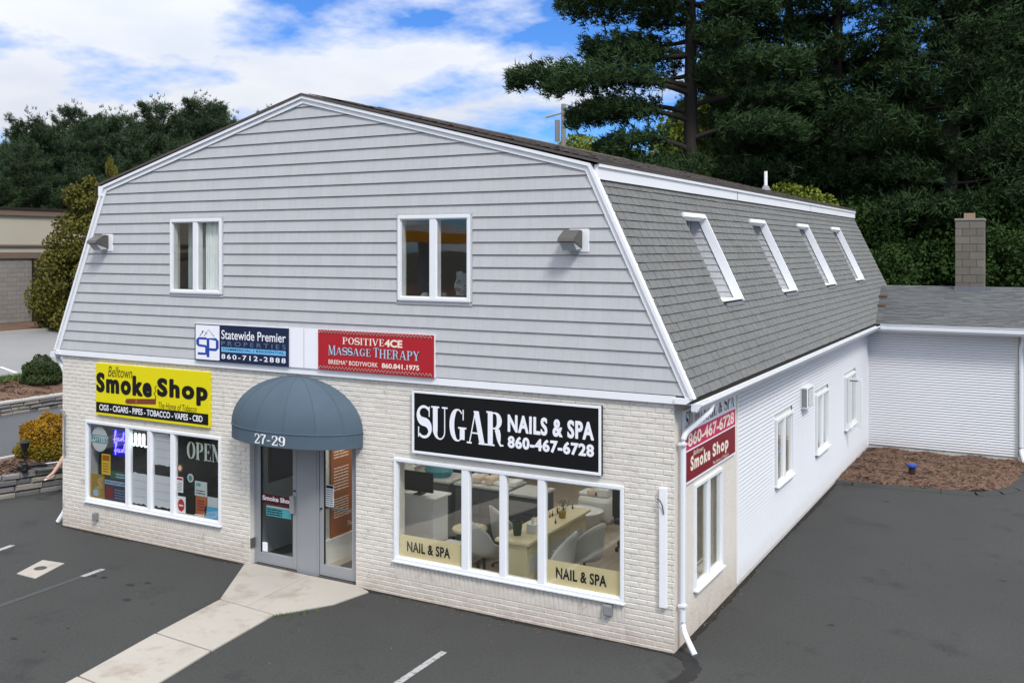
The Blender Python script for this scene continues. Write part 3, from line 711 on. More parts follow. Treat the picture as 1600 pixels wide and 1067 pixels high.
# white band + gable
b = MB(); b.box(-11.30, .03, 3.008, 3.104, -.0, .045, FRONT); b.build('white_band', M_white, BD, bevel=.004)
OUTER = [(-11.42, 3.09), (-10.15, 5.94), (-5.75, 7.14), (-1.07, 5.94), (.28, 3.09)]
W1 = (-8.53, -7.40, 4.16, 5.345); W2 = (-4.02, -2.84, 4.155, 5.33)
gp = [(-11.30, 3.104), (-10.08, 5.84), (-5.75, 7.03), (-1.14, 5.84), (.15, 3.104)]
def inset(poly, d, skip=()):
    """half planes for a CCW/CW polygon, inset by d (bottom edge not inset)"""
    hp = []; cx = sum(p[0] for p in poly) / len(poly); cy = sum(p[1] for p in poly) / len(poly)
    for i in range(len(poly)):
        a, c = poly[i], poly[(i + 1) % len(poly)]; nx, ny = -(c[1] - a[1]), c[0] - a[0]; l = math.hypot(nx, ny); nx /= l; ny /= l
        dd = nx * a[0] + ny * a[1]
        if nx * cx + ny * cy > dd: nx, ny, dd = -nx, -ny, -dd
        hp.append((nx, ny, dd - (0 if i in skip else d)))
    return hp
HP = inset(OUTER, .095, skip=(4,))
# backing with window openings (strips clipped to the gable)
b = MB()
us = [-11.4, W1[0], W1[1], W2[0], W2[1], .3]
for a, c in zip(us, us[1:]):
    hs = [(h[2], h[3]) for h in (W1, W2) if abs(h[0] - a) < 1e-6]
    for s0, s1 in intervals(3.104, 7.1, hs):
        poly = [(a, s0), (c, s0), (c, s1), (a, s1)]
        for h in inset(OUTER, .04, skip=(4,)):
            poly = clip(poly, *h)
            if len(poly) < 3: break
        if len(poly) >= 3: b.prism(poly, -.14, .004, FRONT)
b.build('gable_wall', M_mortar, BD)
EXP = .168
for k in range(24):
    z0 = 3.109 + k * EXP; z1 = z0 + EXP + .004
    hs = [(h[0] - .03, h[1] + .03) for h in (W1, W2) if z1 - .006 > h[2] - .03 and z0 < h[3] + .03]
    segs = intervals(-11.4, .3, [h for h in hs])
    # rows partly cut by a window keep the strip above / below it
    for h in (W1, W2):
        if z1 > h[2] - .03 and z0 < h[2] - .03 - .01: segs.append((h[0] - .03, h[1] + .03, z0, h[2] - .03))
        if z1 > h[3] + .035 and z0 < h[3] + .03: segs.append((h[0] - .03, h[1] + .03, h[3] + .03, z1))
    for sg in segs:
        s0, s1 = sg[:2]; za, zb = (sg[2], sg[3]) if len(sg) == 4 else (z0, z1)
        if zb - za < .01: continue
        za = za + (.0065 if za == z0 else 0); zb = min(zb, z1 - .004) if zb == z1 else zb
        poly = [(s0, za), (s1, za), (s1, zb), (s0, zb)]
        for h in HP:
            poly = clip(poly, *h)
            if len(poly) < 3: break
        if len(poly) < 3: continue
        b = MB(); b.prism(poly, .026, lambda u, v: .030 + .020 * (z1 - v) / EXP, FRONT)
        b.build('siding_board', M_grey, BD)
# rake boards (two steps), both sides
def offset_poly(d):
    hp = inset(OUTER, d, skip=(4,)); pts = []
    def isect(h1, h2):
        a = np.array([[h1[0], h1[1]], [h2[0], h2[1]]]); return tuple(np.linalg.solve(a, np.array([h1[2], h2[2]])))
    # edges 0:left slope,1:upper left,2:upper right,3:right slope,4:bottom
    bot = (0.0, -1.0, -3.09)
    return [isect(hp[0], bot), isect(hp[0], hp[1]), isect(hp[1], hp[2]), isect(hp[2], hp[3]), isect(hp[3], bot)]
O0, O1, O2 = offset_poly(0), offset_poly(.042), offset_poly(.108)
for i in range(4):
    MB().prism([O1[i], O1[i + 1], O2[i + 1], O2[i]], .0, .062, FRONT).build('rake_board', M_white, BD)
    MB().prism([O0[i], O0[i + 1], O1[i + 1], O1[i]], .0, .088, FRONT).build('rake_moulding', M_white, BD)
# eave return boxes at both ends
b = MB(); b.prism([(.03, 3.09), (.28, 3.09), (.17, 3.02), (.03, 3.02)], -.02, .075, FRONT); b.build('eave_return', M_white, BD)
b = MB(); b.prism([(-11.30, 3.09), (-11.42, 3.09), (-11.38, 3.02), (-11.30, 3.02)][::-1], -.02, .075, FRONT); b.build('eave_return', M_white, BD)
b = MB(); b.box(.0, .27, -.0, 13.6, 3.0, 3.02); b.build('soffit', M_white, BD)

# mansard right slope with recessed window slots
SL = math.hypot(1.35, 2.85); ax_, az_ = -1.35 / SL, 2.85 / SL     # slope direction
nxm, nzm = 2.85 / SL, 1.35 / SL                                   # outward normal
def MS(y, s, wv):   # mansard plane (shingle base 3 cm under rake edge)
    wv = wv - .045
    return (.28 + ax_ * s + nxm * wv, y, 3.09 + az_ * s + nzm * wv)
S_TOP, Y_END = 2.96, 17.95
slots = [(2.76, 3.72), (6.42, 7.36), (10.15, 11.08), (13.80, 14.74)]
SS0, SS1 = 1.14, 2.52
b = MB(); wall_grid(b, .0, Y_END, .0, S_TOP, [(a, c, SS0, SS1) for a, c in slots], -.1, 0, MS); b.build('mansard_deck', M_black, BD)  # black deck, seen in the course gaps, stands in for shadow under shingle butts
ce, tw = .119, .242
def shingle(b, y0, y1, s0, s1, lift=.010, c=.0):
    n = len(b.v); s1 = min(s1, s0 + ce - .007)
    for (y, s, wv) in ((y0, s0, lift + .004), (y1, s0, lift + .004), (y1, s1, .003), (y0, s1, .003), (y0, s0, 0), (y1, s0, 0)): b.v.append(MS(y, s, wv))
    for f in ((0, 1, 2, 3), (4, 5, 1, 0), (4, 0, 3), (5, 2, 1)): b.f.append(tuple(n + i for i in f))
tabs = []; rnd = random.Random(5)
for r in range(26):
    s0 = .012 + r * ce; s1 = min(s0 + ce + .012, S_TOP)
    if s0 > S_TOP - .03: break
    y = -.02 - (r % 2) * tw / 2 - .03 * ((r * 7) % 3)
    hs = [(a - .005, c + .02) for a, c in slots if s1 > SS0 + .03 and s0 < SS1 - .02]
    while y < Y_END:
        for q0, q1 in intervals(max(y, -.02), min(y + tw - .012, Y_END), hs):
            if q1 - q0 > .02: tabs.append((q0, q1, s0 + rnd.gauss(0, .0015), s1, abs(q1 - q0 - tw + .012) < 1e-4))
        y += tw
fulls = [t for t in tabs if t[4]]
fulls.sort(key=lambda t: (Vector(MS(t[0], t[2], 0)) - camv).length); ind = set(fulls[:300])
b = MB(); shingle(b, 0, tw - .012, 0, ce + .012); first = b.build('shingle', M_shin, BD)
cen = Vector(WL[first.name]); fm = first.data
for i, t_ in enumerate(fulls[:300]):
    o = first if i == 0 else bpy.data.objects.new('shingle', fm)
    if i: COL.objects.link(o); o.parent = BD
    o.location = Vector((ax_ * t_[2], t_[0], az_ * t_[2])) + cen + Vector((nxm, 0, nzm)) * (rnd.random() * .003) - WL[BD.name]
b = MB()
for t_ in tabs:
    if t_ not in ind: shingle(b, *t_[:4], lift=.008 + rnd.random() * .005)
b.build('shingle_courses', M_shin, BD, kind='stuff')
# slots: jambs, trim, header, sill, window
for (y0, y1) in slots:
    root = MB().prism([MS(0, SS0, 0)[::2], MS(0, SS1, 0)[::2], (-1.06, MS(0, SS1, 0)[2]), (-1.06, MS(0, SS0, 0)[2])], -(y1 + .06), -(y1 + .02), FRONT).build('recess_jamb', M_white, BD)
    MB().prism([MS(0, SS0, 0)[::2], MS(0, SS1, 0)[::2], (-1.06, MS(0, SS1, 0)[2]), (-1.06, MS(0, SS0, 0)[2])], -(y0 - .02), -(y0 - .06), FRONT).build('jamb', M_white, root)
    # lap siding on the far jamb
    s = SS0; 
    b = MB(); zt = MS(0, SS0, 0)[2]; ztop = MS(0, SS1, 0)[2]; z = zt
    while z < ztop - .01:
        z1 = min(z + .105, ztop)
        xa = lambda q: .28 - .11 - 1.35 * (q - 3.09) / 2.85 - .045
        b.quad((-1.05, y1 + .018, z1), (xa(z1), y1 + .018, z1), (xa(z), y1 + .004, z), (-1.05, y1 + .004, z))
        b.quad((-1.05, y1 + .004, z), (xa(z), y1 + .004, z), (xa(z), y1 + .019, z), (-1.05, y1 + .019, z)); z += .105
    b.build('lap_siding', M_grey, root)
    # white trim board at the outer edge of the far jamb, standing a little proud of the shingles
    b = MB(); q = lambda s_, wv: (MS(0, s_, wv)[0], MS(0, s_, wv)[2])
    b.prism([q(SS0 - .04, .045), q(SS1 + .04, .045), q(SS1 + .04, -.09), q(SS0 + .04, -.09)], -(y1 + .03), -(y1 - .004), FRONT); b.build('trim_board', M_white, root)
    b = MB(); b.box(y0 - .06, y1 - .006, SS1 - .02, SS1 + .05, -.07, .05, MS); b.build('header', M_white, root, bevel=.004)
    b = MB(); b.prism([q(SS0 - .012, .02), q(SS0 + .0, .02), (-1.05, ztop * 0 + zt + .03), (-1.05, zt - .02)], -(y1 - .01), -y0, FRONT); b.build('sill', M_white, root)
    b = MB(); b.box(y0, y1, zt, ztop + .3, -1.12, -1.06, SIDE); b.build('frame', M_vinylf, root)
    b = MB(); b.box(y0 + .09, y1 - .09, zt + .1, ztop - .05, -1.058, -1.05, SIDE); b.build('pane', M_glassd, root)
    b = MB(); b.box(y0 + .1, y1 + .05, SS0 - .10, SS0 - .045, .012, .018, MS); b.build('flashing', M_lead, root)
# break fascia + upper roof
MB().box(-.04, Y_END + .02, 5.745, 5.925, -1.03, -.985, SIDE).build('break_fascia', M_white, BD)
MB().box(-.04, Y_END + .02, 5.895, 5.935, -.985, -.962, SIDE).build('drip_moulding', M_white, BD)
for yj in (6.1, 12.15):
    MB().box(yj, yj + .02, 5.75, 5.893, -.985, -.980, SIDE).build('fascia_joint', M_box, BD)
# upper roof deck: right and left slopes
def slope_roof(b, xa, za, xb, zb, y0, y1, th):
    b.prism([(xa, za), (xb, zb), (xb, zb + th), (xa, za + th)], -y1, -y0, FRONT)
b = MB(); slope_roof(b, -5.75, 7.142, -.955, 5.935 + .006, -.10, Y_END, .035); b.build('upper_roof_right', M_dkshin, BD)
b = MB(); slope_roof(b, -10.25, 5.94, -5.75, 7.142, -.10, Y_END, .035); b.build('upper_roof_left', M_dkshin, BD)
b = MB(); rnd = random.Random(8)
for r in range(36):
    t0, t1 = r / 36, (r + 1.15) / 36
    xa, xb = -.95 - 4.78 * t0, -.95 - 4.78 * min(t1, 1); za, zb = 5.978 + 1.205 * t0, 5.978 + 1.205 * min(t1, 1)
    y = -.1 - (r % 3) * .1
    while y < Y_END:
        ln = rnd.choice([.2, .3, .35]); lift = rnd.choice([.006, .012, .016])
        a, c = max(y, -.1), min(y + ln, Y_END)
        if c > a: b.quad((xa, a, za + lift), (xa, c, za + lift), (xb, c, zb + .002), (xb, a, zb + .002)); b.quad((xa, a, za - .004), (xa, c, za - .004), (xa, c, za + lift), (xa, a, za + lift))
        y += ln
b.build('roof_shingles', M_dkshin, BD, kind='stuff')
b = MB(); b.prism([(-5.95, 7.15), (-5.75, 7.215), (-5.55, 7.15)][::-1], -12.5, -1.8, FRONT); b.build('ridge_vent', M_dkshin, BD)
b = MB(); b.prism([(-11.40, 3.1), (-10.19, 5.9), (-10.1, 5.85), (-11.3, 3.05)], -Y_END, 0.0, FRONT); b.build('mansard_left', M_shin, BD)
MB().box(-10.24, -10.16, -.09, Y_END, 5.77, 5.935).build('break_fascia', M_white, BD)
b = MB(); b.prism([(.05, 3.1), (-.99, 5.7), (-1.05, 5.7), (-.02, 3.1)], -Y_END, -(Y_END - .04), FRONT); b.build('rear_rake', M_shin, BD)
# roof vent pipe
t = thing('vent_pipe', (-3.0, 15.9, 6.5), 'thin white vent pipe standing on the far upper roof', 'vent pipe')
MB().tube([(-3, 15.9, 6.45), (-3, 15.9, 7.02)], .045, 12).build('pipe', M_white, t, smooth=False)
MB().lathe([(.14, 6.46), (.09, 6.56), (.055, 6.6)], (-3, 15.9, .03), 12).build('flashing', M_box, t)

# gutters
def gutter(y0, y1, xg, zt):
    b = MB()
    b.box(xg - .12, xg - .07, y0, y1, zt - .10, zt - .09)
    b.prism([(xg - .07, zt - .10), (xg - .06, zt - .10), (xg + .0, zt - .012), (xg - .012, zt - .012)], -y1, -y0, FRONT)
    b.box(xg - .018, xg + .008, y0, y1, zt - .012, zt + .012)
    return b
root = gutter(-.02, 13.55, .350, 3.018).build('eave_gutter', M_gut, BD)
MB().prism([(.225, 2.935), (.30, 2.935), (.362, 3.028), (.225, 3.028)], .021, .035, FRONT).build('end_cap', M_gut, root)
MB().box(.232, .29, -.01, 13.5, 2.925, 2.95).box(.222, .232, -.01, 13.5, 2.93, 3.085).build('leaf_debris', M_leafdeb, root, kind='stuff')  # debris bed, plus the gutter's back plate coloured equally dark
for i in range(16):
    MB().box(.225, .335, .5 + i * .82, .52 + i * .82, 3.004, 3.012).build('hanger', M_gut, root)
def pipe(name, pts, r, parent, straps=()):
    # rounded path
    P = [Vector(p) for p in pts]; o = [P[0]]
    for i in range(1, len(P) - 1):
        a, c, d = P[i - 1], P[i], P[i + 1]; l = min(.10, (c - a).length * .45, (d - c).length * .45)
        p0 = c + (a - c).normalized() * l; p1 = c + (d - c).normalized() * l
        for k in range(5):
            t = k / 4; o.append((1 - t) ** 2 * p0 + 2 * t * (1 - t) * c + t * t * p1)
    o.append(P[-1])
    q = MB().tube(o, r, 8).build(name, M_gut, parent, smooth=False)
    for (x, y, z) in straps: MB().box(x - r - .012, x + r + .012, y - r - .012, y + r + .004, z, z + .025).build('strap', M_gut, q)
    return q
pipe('downspout', [(.28, .62, 2.96), (.27, .58, 2.86), (.075, .12, 2.62), (.075, .10, .27), (.27, -.03, .05)], .035, BD, [(.075, .10, 2.5), (.075, .10, .55)])
pipe('downspout', [(-11.50, .06, 2.99), (-11.49, .06, 2.90), (-11.36, .10, 2.72), (-11.345, .10, .25), (-11.45, .02, .04)], .038, BD)
r2 = MB().box(-11.56, -11.43, -.05, Y_END, 2.96, 3.05).build('eave_gutter', M_gut, BD)

# ------------------------------------------------------------ windows
def window(u0, u1, v0, v1, panes, pl, depth0=-.05, depth1=.03, fr=.045, parent=BD, glass=M_glass, sill=True, sillh=.05, name='window', w_glass=-.02):
    b = MB()
    b.box(u0, u1, v1 - fr, v1, depth0, depth1, pl); b.box(u0, u1, v0, v0 + fr, depth0, depth1, pl)
    b.box(u0, u0 + fr * .9, v0 + fr, v1 - fr, depth0, depth1, pl); b.box(u1 - fr * .9, u1, v0 + fr, v1 - fr, depth0, depth1, pl)
    ps = sorted(panes)
    for (a, c), (d, e) in zip(ps, ps[1:]): b.box(c + .012, d - .012, v0 + fr, v1 - fr, depth0, depth1 - .006, pl)
    root = b.build(name, M_vinylf, parent, bevel=.004)
    for a, c in ps:      # thin inner sash
        b = MB(); e = .014
        b.box(a - .012, c + .012, v1 - fr - e, v1 - fr, depth0, depth1 - .022, pl); b.box(a - .012, c + .012, v0 + fr, v0 + fr + e, depth0, depth1 - .022, pl)
        b.box(a - .012, a, v0 + fr + e, v1 - fr - e, depth0, depth1 - .022, pl); b.box(c, c + .012, v0 + fr + e, v1 - fr - e, depth0, depth1 - .022, pl)
        b.build('sash', M_vinylf, root)
        b = MB(); b.box(a, c, v0 + fr + e, v1 - fr - e, w_glass - .003, w_glass + .003, pl); b.build('pane', glass, root)
    if sill:
        b = MB(); b.box(u0 - .02, u1 + .02, v0 - .018, v0 - .001, -.02, sillh, pl); b.build('sill', M_vinylf, root)
    return root
window(*winL, [(-10.61, -9.66), (-9.55, -9.13), (-9.02, -8.59), (-8.48, -7.50)], FRONT)
window(*winR, [(-4.065, -3.01), (-2.88, -2.42), (-2.31, -1.85), (-1.73, -.70)], FRONT)
window(*W1, [(-8.47, -8.03), (-7.91, -7.46)], FRONT, depth0=-.04, depth1=.075, fr=.045, w_glass=.045)
window(*W2, [(-3.965, -3.50), (-3.37, -2.90)], FRONT, depth0=-.04, depth1=.075, fr=.045, w_glass=.045)
for Wn in (W1, W2):     # grey J-channel round the upper windows
    a, c, d, e = Wn
    b = MB(); b.box(a - .028, c + .028, e + .001, e + .028, .0, .055, FRONT); b.box(a - .028, c + .028, d - .05, d - .019, .0, .05, FRONT)
    b.box(a - .028, a - .001, d - .018, e, .0, .05, FRONT); b.box(c + .001, c + .028, d - .018, e, .0, .05, FRONT); b.build('window_surround', M_grey, BD)
window(*sw[0], [(.80, 1.27), (1.37, 1.85)], SIDE, depth1=.03, sillh=.07, w_glass=-.01)
window(*sw[1], [(4.93, 5.36), (5.48, 5.93)], SIDE, depth1=.04, sillh=.08, w_glass=.0)
window(*sw[2], [(8.03, 8.46), (8.58, 9.03)], SIDE, depth1=.04, sillh=.08, w_glass=.0)
wr = window(*sw[3], [(10.97, 11.50), (11.62, 12.13)], SIDE, depth1=.04, sillh=.08, w_glass=.0)
# opened casement sash swung out towards the lot
b = MB(); y_ = 11.0
for (x0, x1, z0, z1) in ((.06, .36, 2.02, 2.06), (.06, .36, .95, .99), (.06, .085, .99, 2.02), (.335, .36, .99, 2.02)): b.box(x0, x1, z0, z1, -(y_ + .5 * 0 + .03), -y_, FRONT)
cs = b.build('open_casement', M_vinylf, wr)
MB().box(.085, .335, .99, 2.02, -(y_ + .02), -(y_ + .014), FRONT).build('pane', M_glass, cs)
MB().box(.09, .25, 1.98, 2.0, -(y_ + .10), -(y_ + .04), FRONT).build('stay_arm', M_blk, cs)

# ------------------------------------------------------------ entrance doors
dr = MB().box(-6.86, -6.80, -.02, 2.2, -.16, -.10, FRONT).box(-4.87, -4.81, -.02, 2.2, -.16, -.10, FRONT).box(-6.80, -4.87, 2.14, 2.2, -.16, -.10, FRONT).build('door_frame', M_alum, BD)
MB().box(-5.99, -5.56, -.02, 2.14, -.15, -.085, FRONT).build('centre_post', M_alum, dr)
MB().box(-5.955, -5.60, .0, 2.13, -.084, -.078, FRONT).build('post_cover', M_alum, dr)
MB().box(-6.80, -5.99, -.03, .018, -.17, -.06, FRONT).box(-5.56, -4.87, -.03, .018, -.17, -.06, FRONT).build('threshold', M_rust, dr)
def glass_door(u0, u1, hinge_left):
    st = .075; b = MB(); z0, z1 = .03, 2.13
    b.box(u0, u0 + st, z0, z1, -.14, -.09, FRONT); b.box(u1 - st, u1, z0, z1, -.14, -.09, FRONT)
    b.box(u0 + st, u1 - st, z0, z0 + .17, -.14, -.09, FRONT); b.box(u0 + st, u1 - st, z1 - .09, z1, -.14, -.09, FRONT)
    d = b.build('door', M_alum, BD, bevel=.004)
    MB().box(u0 + st, u1 - st, z0 + .17, z1 - .09, -.118, -.112, FRONT).build('pane', M_glass, d)
    MB().box(u0 + st + .002, u0 + st + .02, z0 + .17, z1 - .09, -.11, -.095, FRONT).build('gasket', M_blk, d)
    if not hinge_left:
        MB().box(u1 - .33 - .42, u1 - .02, 1.00, 1.035, -.20, -.17, FRONT).build('push_bar', M_chrome, d)
        MB().lathe([(.018, 0), (.018, .02)], (0, 0, 0), 10).build('lock_cylinder', M_blk, d).location = Vector((u0 + .035, .08, 1.02)) - WL[d.name]
    else:
        MB().box(u0 + .10, u1 - .04, 1.00, 1.035, -.20, -.17, FRONT).build('push_bar', M_chrome, d)
        h = MB(); h.box(u1 - .10, u1 - .02, .88, 1.14, -.088, -.04, FRONT); h.build('pull_handle', M_alum, d, bevel=.006)
        MB().lathe([(.018, 0), (.018, .02)], (0, 0, 0), 10).build('lock_cylinder', M_blk, d).location = Vector((u1 - .03, .08, 1.22)) - WL[d.name]
    return d
dl = glass_door(-6.80, -6.00, True); drt = glass_door(-5.55, -4.875, False)
MB().box(-6.875, -6.835, .26, .40, -.10, -.01, FRONT).build('floor_hinge', M_rust, dr)

# ------------------------------------------------------------ wing
b = MB(); b.box(0.02, 14, -.3, 3.0, -14.2, -13.98, FRONT); b.build('wing_wall', M_found, BD)
b = MB(); clapboards(b, .02, 3.27, .10, 2.92, .0615, [], lambda u, v, wv: (u, 13.975 - wv, v)); clapboards(b, 3.33, 14, .10, 2.92, .0615, [], lambda u, v, wv: (u, 13.975 - wv, v)); b.build('wing_clapboards', M_clap, BD, kind='stuff')
MB().box(.3, 14, 2.90, 3.0, -13.97, -13.55, FRONT).build('wing_soffit', M_white, BD)
wg = MB().box(.36, 14, 2.955, 3.075, 0, .012, lambda u, v, wv: (u, 13.50 - wv, v)).box(.36, 14, 2.955, 2.97, -.12, 0, lambda u, v, wv: (u, 13.50 - wv, v)).box(.36, 14, 3.06, 3.078, .0125, .025, lambda u, v, wv: (u, 13.50 - wv, v)).build('wing_gutter', M_gut, BD)
MB().box(.36, 14, 13.505, 13.61, 2.975, 3.05).build('leaf_debris', M_leafdeb, wg, kind='stuff')
pipe('downspout', [(3.40, 13.55, 2.96), (3.40, 13.88, 2.80), (3.34, 13.90, 2.6), (3.34, 13.90, .25), (3.42, 13.6, .05)], .05, BD)
b = MB(); b.prism([(13.55, 3.06), (17.0, 3.86), (20.4, 3.06)], -14, 1.2, lambda u, v, wv: (-wv, u, v)); b.build('wing_roof', M_shinw, BD)
b = MB(); rnd = random.Random(33)
for r in range(31):
    t0, t1 = r / 31, (r + 1.2) / 31
    ya, yb = 13.53 + 3.47 * t0, 13.53 + 3.47 * t1; za, zb = 3.07 + .80 * t0, 3.07 + .80 * t1; x = -1.2
    while x < 14:
        ln = rnd.choice([.15, .22, .3, .33]); lift = rnd.choice([.012, .018, .024])
        b.quad((x, ya, za + lift), (x + ln, ya, za + lift), (x + ln, yb, zb + .001), (x, yb, zb + .001)); b.quad((x, ya, za - .01), (x + ln, ya, za - .01), (x + ln, ya, za + lift), (x, ya, za + lift)); x += ln
b.build('wing_roof_courses', M_shinw, BD, kind='stuff')
MB().prism([(16.9, 3.852), (17.0, 3.885), (17.1, 3.852)], -14, .9, lambda u, v, wv: (-wv, u, v)).build('ridge_cap', M_shinw, BD)
# valley rot: two stained boards where wing roof meets the mansard
M_rot = mat('stained_wood', (0.12, 0.06, 0.035), 0.9, 0.2)
for (x, y, z) in ((.06, 14.9, 3.40), (-.02, 15.75, 3.60)): MB().box(x, x + .2, y, y + .25, z, z + .06).build('flashing_block', M_rot, BD)
# chimney of blocks
ch = MB().box(1.70, 2.46, 16.63, 17.37, 3.2, 5.62).build('chimney', M_mort2, BD)
X0, Y0, S_ = 1.68, 16.60, .80
blk = MB().box(0, .39, 0, .39, 0, .19).build('block', M_block, ch, bevel=.004); bm2 = blk.data; fst = True
for r in range(10):
    z = 3.60 + r * .2
    if r % 2: cells = [(X0, Y0, 1, 1), (X0 + .4, Y0, 1, 1), (X0, Y0 + .4, 1, 1), (X0 + .4, Y0 + .4, 1, 1)]
    else: cells = [(X0, Y0, .48, 1), (X0 + .2, Y0, 1, 1), (X0 + .6, Y0, .48, 1), (X0, Y0 + .4, 1, 1), (X0 + .4, Y0 + .4, 1, 1)]
    for (x, y, kx, ky) in cells:
        o = blk if fst else blk.copy()
        if not fst: COL.objects.link(o)
        fst = False; o.scale = (kx, ky, 1); o.location = Vector((x + .195 * kx, y + .195, z + .095)) - WL[ch.name]
MB().box(X0 - .02, X0 + .81, Y0 - .02, Y0 + .81, 5.60, 5.66).build('crown_cap', M_mort2, ch, bevel=.01)
MB().box(1.90, 2.20, 16.85, 17.15, 5.66, 5.80).build('flue_tile', M_clay, ch, bevel=.01)
MB().box(X0 - .03, X0 + .82, Y0 - .03, Y0 + .2, 3.74, 3.90).build('flashing', M_lead, ch)
ch.scale = (.85, .85, 1)

# ================================================================== FITTINGS ON THE BUILDING
# awning: quarter dome of flat-ish gores
cxA, aA, bA, zA, hA = -5.87, 1.20, .64, 2.235, .74
aw = thing('awning', (cxA, 0, zA), 'blue grey canvas dome awning over the double entrance doors', 'awning')
NG = 7
def dome(ph, th): return (cxA - aA * math.cos(ph) * math.cos(th), -bA * math.sin(ph) * math.cos(th) - .01, zA + hA * math.sin(th))
for gi in range(NG):
    p0, p1 = math.pi * gi / NG, math.pi * (gi + 1) / NG; b = MB(); nn = 5; mt = 12
    for j in range(mt + 1):
        th = math.pi / 2 * j / mt
        A, B_ = Vector(dome(p0, th)), Vector(dome(p1, th))
        for i in range(nn + 1):
            t = i / nn; on = Vector(dome(p0 + (p1 - p0) * t, th)); flat = A.lerp(B_, t); b.v.append(tuple(on.lerp(flat, .85)))
    for j in range(mt):
        for i in range(nn): a = j * (nn + 1) + i; b.f.append((a, a + 1, a + nn + 2, a + nn + 1))
    b.build('canvas_panel', M_canvas, aw, smooth=True)
    if gi: MB().tube([dome(p0, math.pi / 2 * j / 12) for j in range(12)], .007, 5).build('seam', M_canvas, aw)
b = MB(); nv = 48
for i in range(nv + 1):
    ph = math.pi * i / nv; x, y, z = dome(ph, 0); b.v += [(x, y, z + .004), (x, y, zA - .205)]
for i in range(nv): b.f.append((2 * i, 2 * i + 1, 2 * i + 3, 2 * i + 2))
val = b.build('valance', M_canvas, aw, smooth=True)
MB().tube([dome(math.pi * i / nv, 0) for i in range(nv + 1)], .010, 6).build('hem', M_canvas, aw)
def wrapv(u, v, wv):     # u metres along valance from the left end
    # arc length table
    return VT(u, wv) + (v,)
tabl = [0]; pts_ = [dome(math.pi * i / 200, 0)[:2] for i in range(201)]
for a, c in zip(pts_, pts_[1:]): tabl.append(tabl[-1] + math.hypot(c[0] - a[0], c[1] - a[1]))
def VT(u, wv):
    i = min(max(np.searchsorted(tabl, u) - 1, 0), 199); t = (u - tabl[i]) / (tabl[i + 1] - tabl[i]); a, c = pts_[i], pts_[i + 1]
    x, y = a[0] + (c[0] - a[0]) * t, a[1] + (c[1] - a[1]) * t; l = math.hypot(c[0] - a[0], c[1] - a[1]); nx, ny = (c[1] - a[1]) / l, -(c[0] - a[0]) / l
    return (x + nx * wv, y + ny * wv)
serif_text('27-29', (1.198, 1.778, 2.058, 2.20), wrapv, .006, I_white, aw, thick=.15, thin=.05, warp=None)
aw.location = aw.location

# wall lights
def wall_light(cx, cz, label, flip):
    t = thing('wall_light', (cx, -.05, cz), label, 'wall light', 'wall pack lights on the gable')
    MB().box(cx - .10, cx + .17, cz - .15, cz + .14, .03, .055, FRONT).build('mounting_plate', M_white, t, bevel=.004)
    b = MB(); b.prism([(.06, -.10), (.06, .12), (.14, .13), (.31, .03), (.33, -.02), (.31, -.02)][::-1], -(cx + .085), -(cx - .12) if 0 else -(cx - .14), lambda u, v, wv: (-wv, -u, cz + v)); b.build('hood', M_bronze, t, bevel=.006)
    b = MB(); b.prism([(.07, -.12), (.07, -.02), (.29, -.03), (.20, -.13)][::-1], -(cx + .072), -(cx - .127), lambda u, v, wv: (-wv, -u, cz + v)); b.build('lens', M_lens, t, bevel=.01)
    return t
wall_light(-10.10, 4.98, 'bronze hooded wall light near the left slope of the gable', 0)
wall_light(-1.27, 4.98, 'bronze hooded wall light beside the right slope of the gable', 0)
# white downrod board with bracket
t = thing('flag_bracket_board', (-.125, 0, 1.3), 'narrow white board with a small metal bracket on the brick right of the salon window', 'wall board')
MB().box(-.17, -.08, .545, 1.99, .0, .055, FRONT).build('board', M_white, t, bevel=.004)
MB().tube([(-.19, -.065, 1.86), (-.14, -.10, 1.84), (-.12, -.075, 1.78), (-.11, -.062, 1.68)], .008, 6).build('bracket', M_rust, t)
def jbox(x0, x1, z0, z1, label):
    t = thing('electrical_box', ((x0 + x1) / 2, 0, z0), label, 'electrical box')
    MB().box(x0, x1, z0, z1, .002, .075, FRONT).build('box', M_box, t, bevel=.006)
    MB().box(x0 + .01, x1 - .01, z0 + .01, z1 - .012, .0755, .083, FRONT).build('cover', M_box, t, bevel=.003)
jbox(-.90, -.79, .325, .455, 'grey outlet box on the brick below the salon window')
jbox(-10.42, -10.34, .225, .35, 'small grey outlet box on the brick below the smoke shop window')
# conduit at the left corner
t = thing('conduit', (-11.2, -.03, 1.2), 'grey conduit with a bent top running up the left edge of the brick wall', 'conduit')
MB().tube([(-11.20, -.03, 1.25), (-11.20, -.03, 1.95), (-11.24, -.03, 2.02), (-11.31, -.02, 2.02)], .022, 8).build('pipe', M_box, t)
# AC unit on side wall
t = thing('air_conditioner', (.15, 7.2, 1.99), 'small boxed wall air conditioner sticking out between side windows', 'air conditioner')
b = MB(); b.box(6.72, 7.22, 1.99, 2.38, .0, .12, SIDE); b.build('case', M_white, t, bevel=.008)
MB().box(6.78, 7.16, 2.03, 2.34, .1205, .126, SIDE).build('grille', M_box, t)
for i in range(9): MB().box(6.79, 7.15, 2.045 + i * .032, 2.058 + i * .032, .1265, .135, SIDE).build('slat', M_white, t)
MB().box(.02, .11, 2.02, 2.35, -6.719, -6.712, FRONT).build('side_vent', M_box, t)
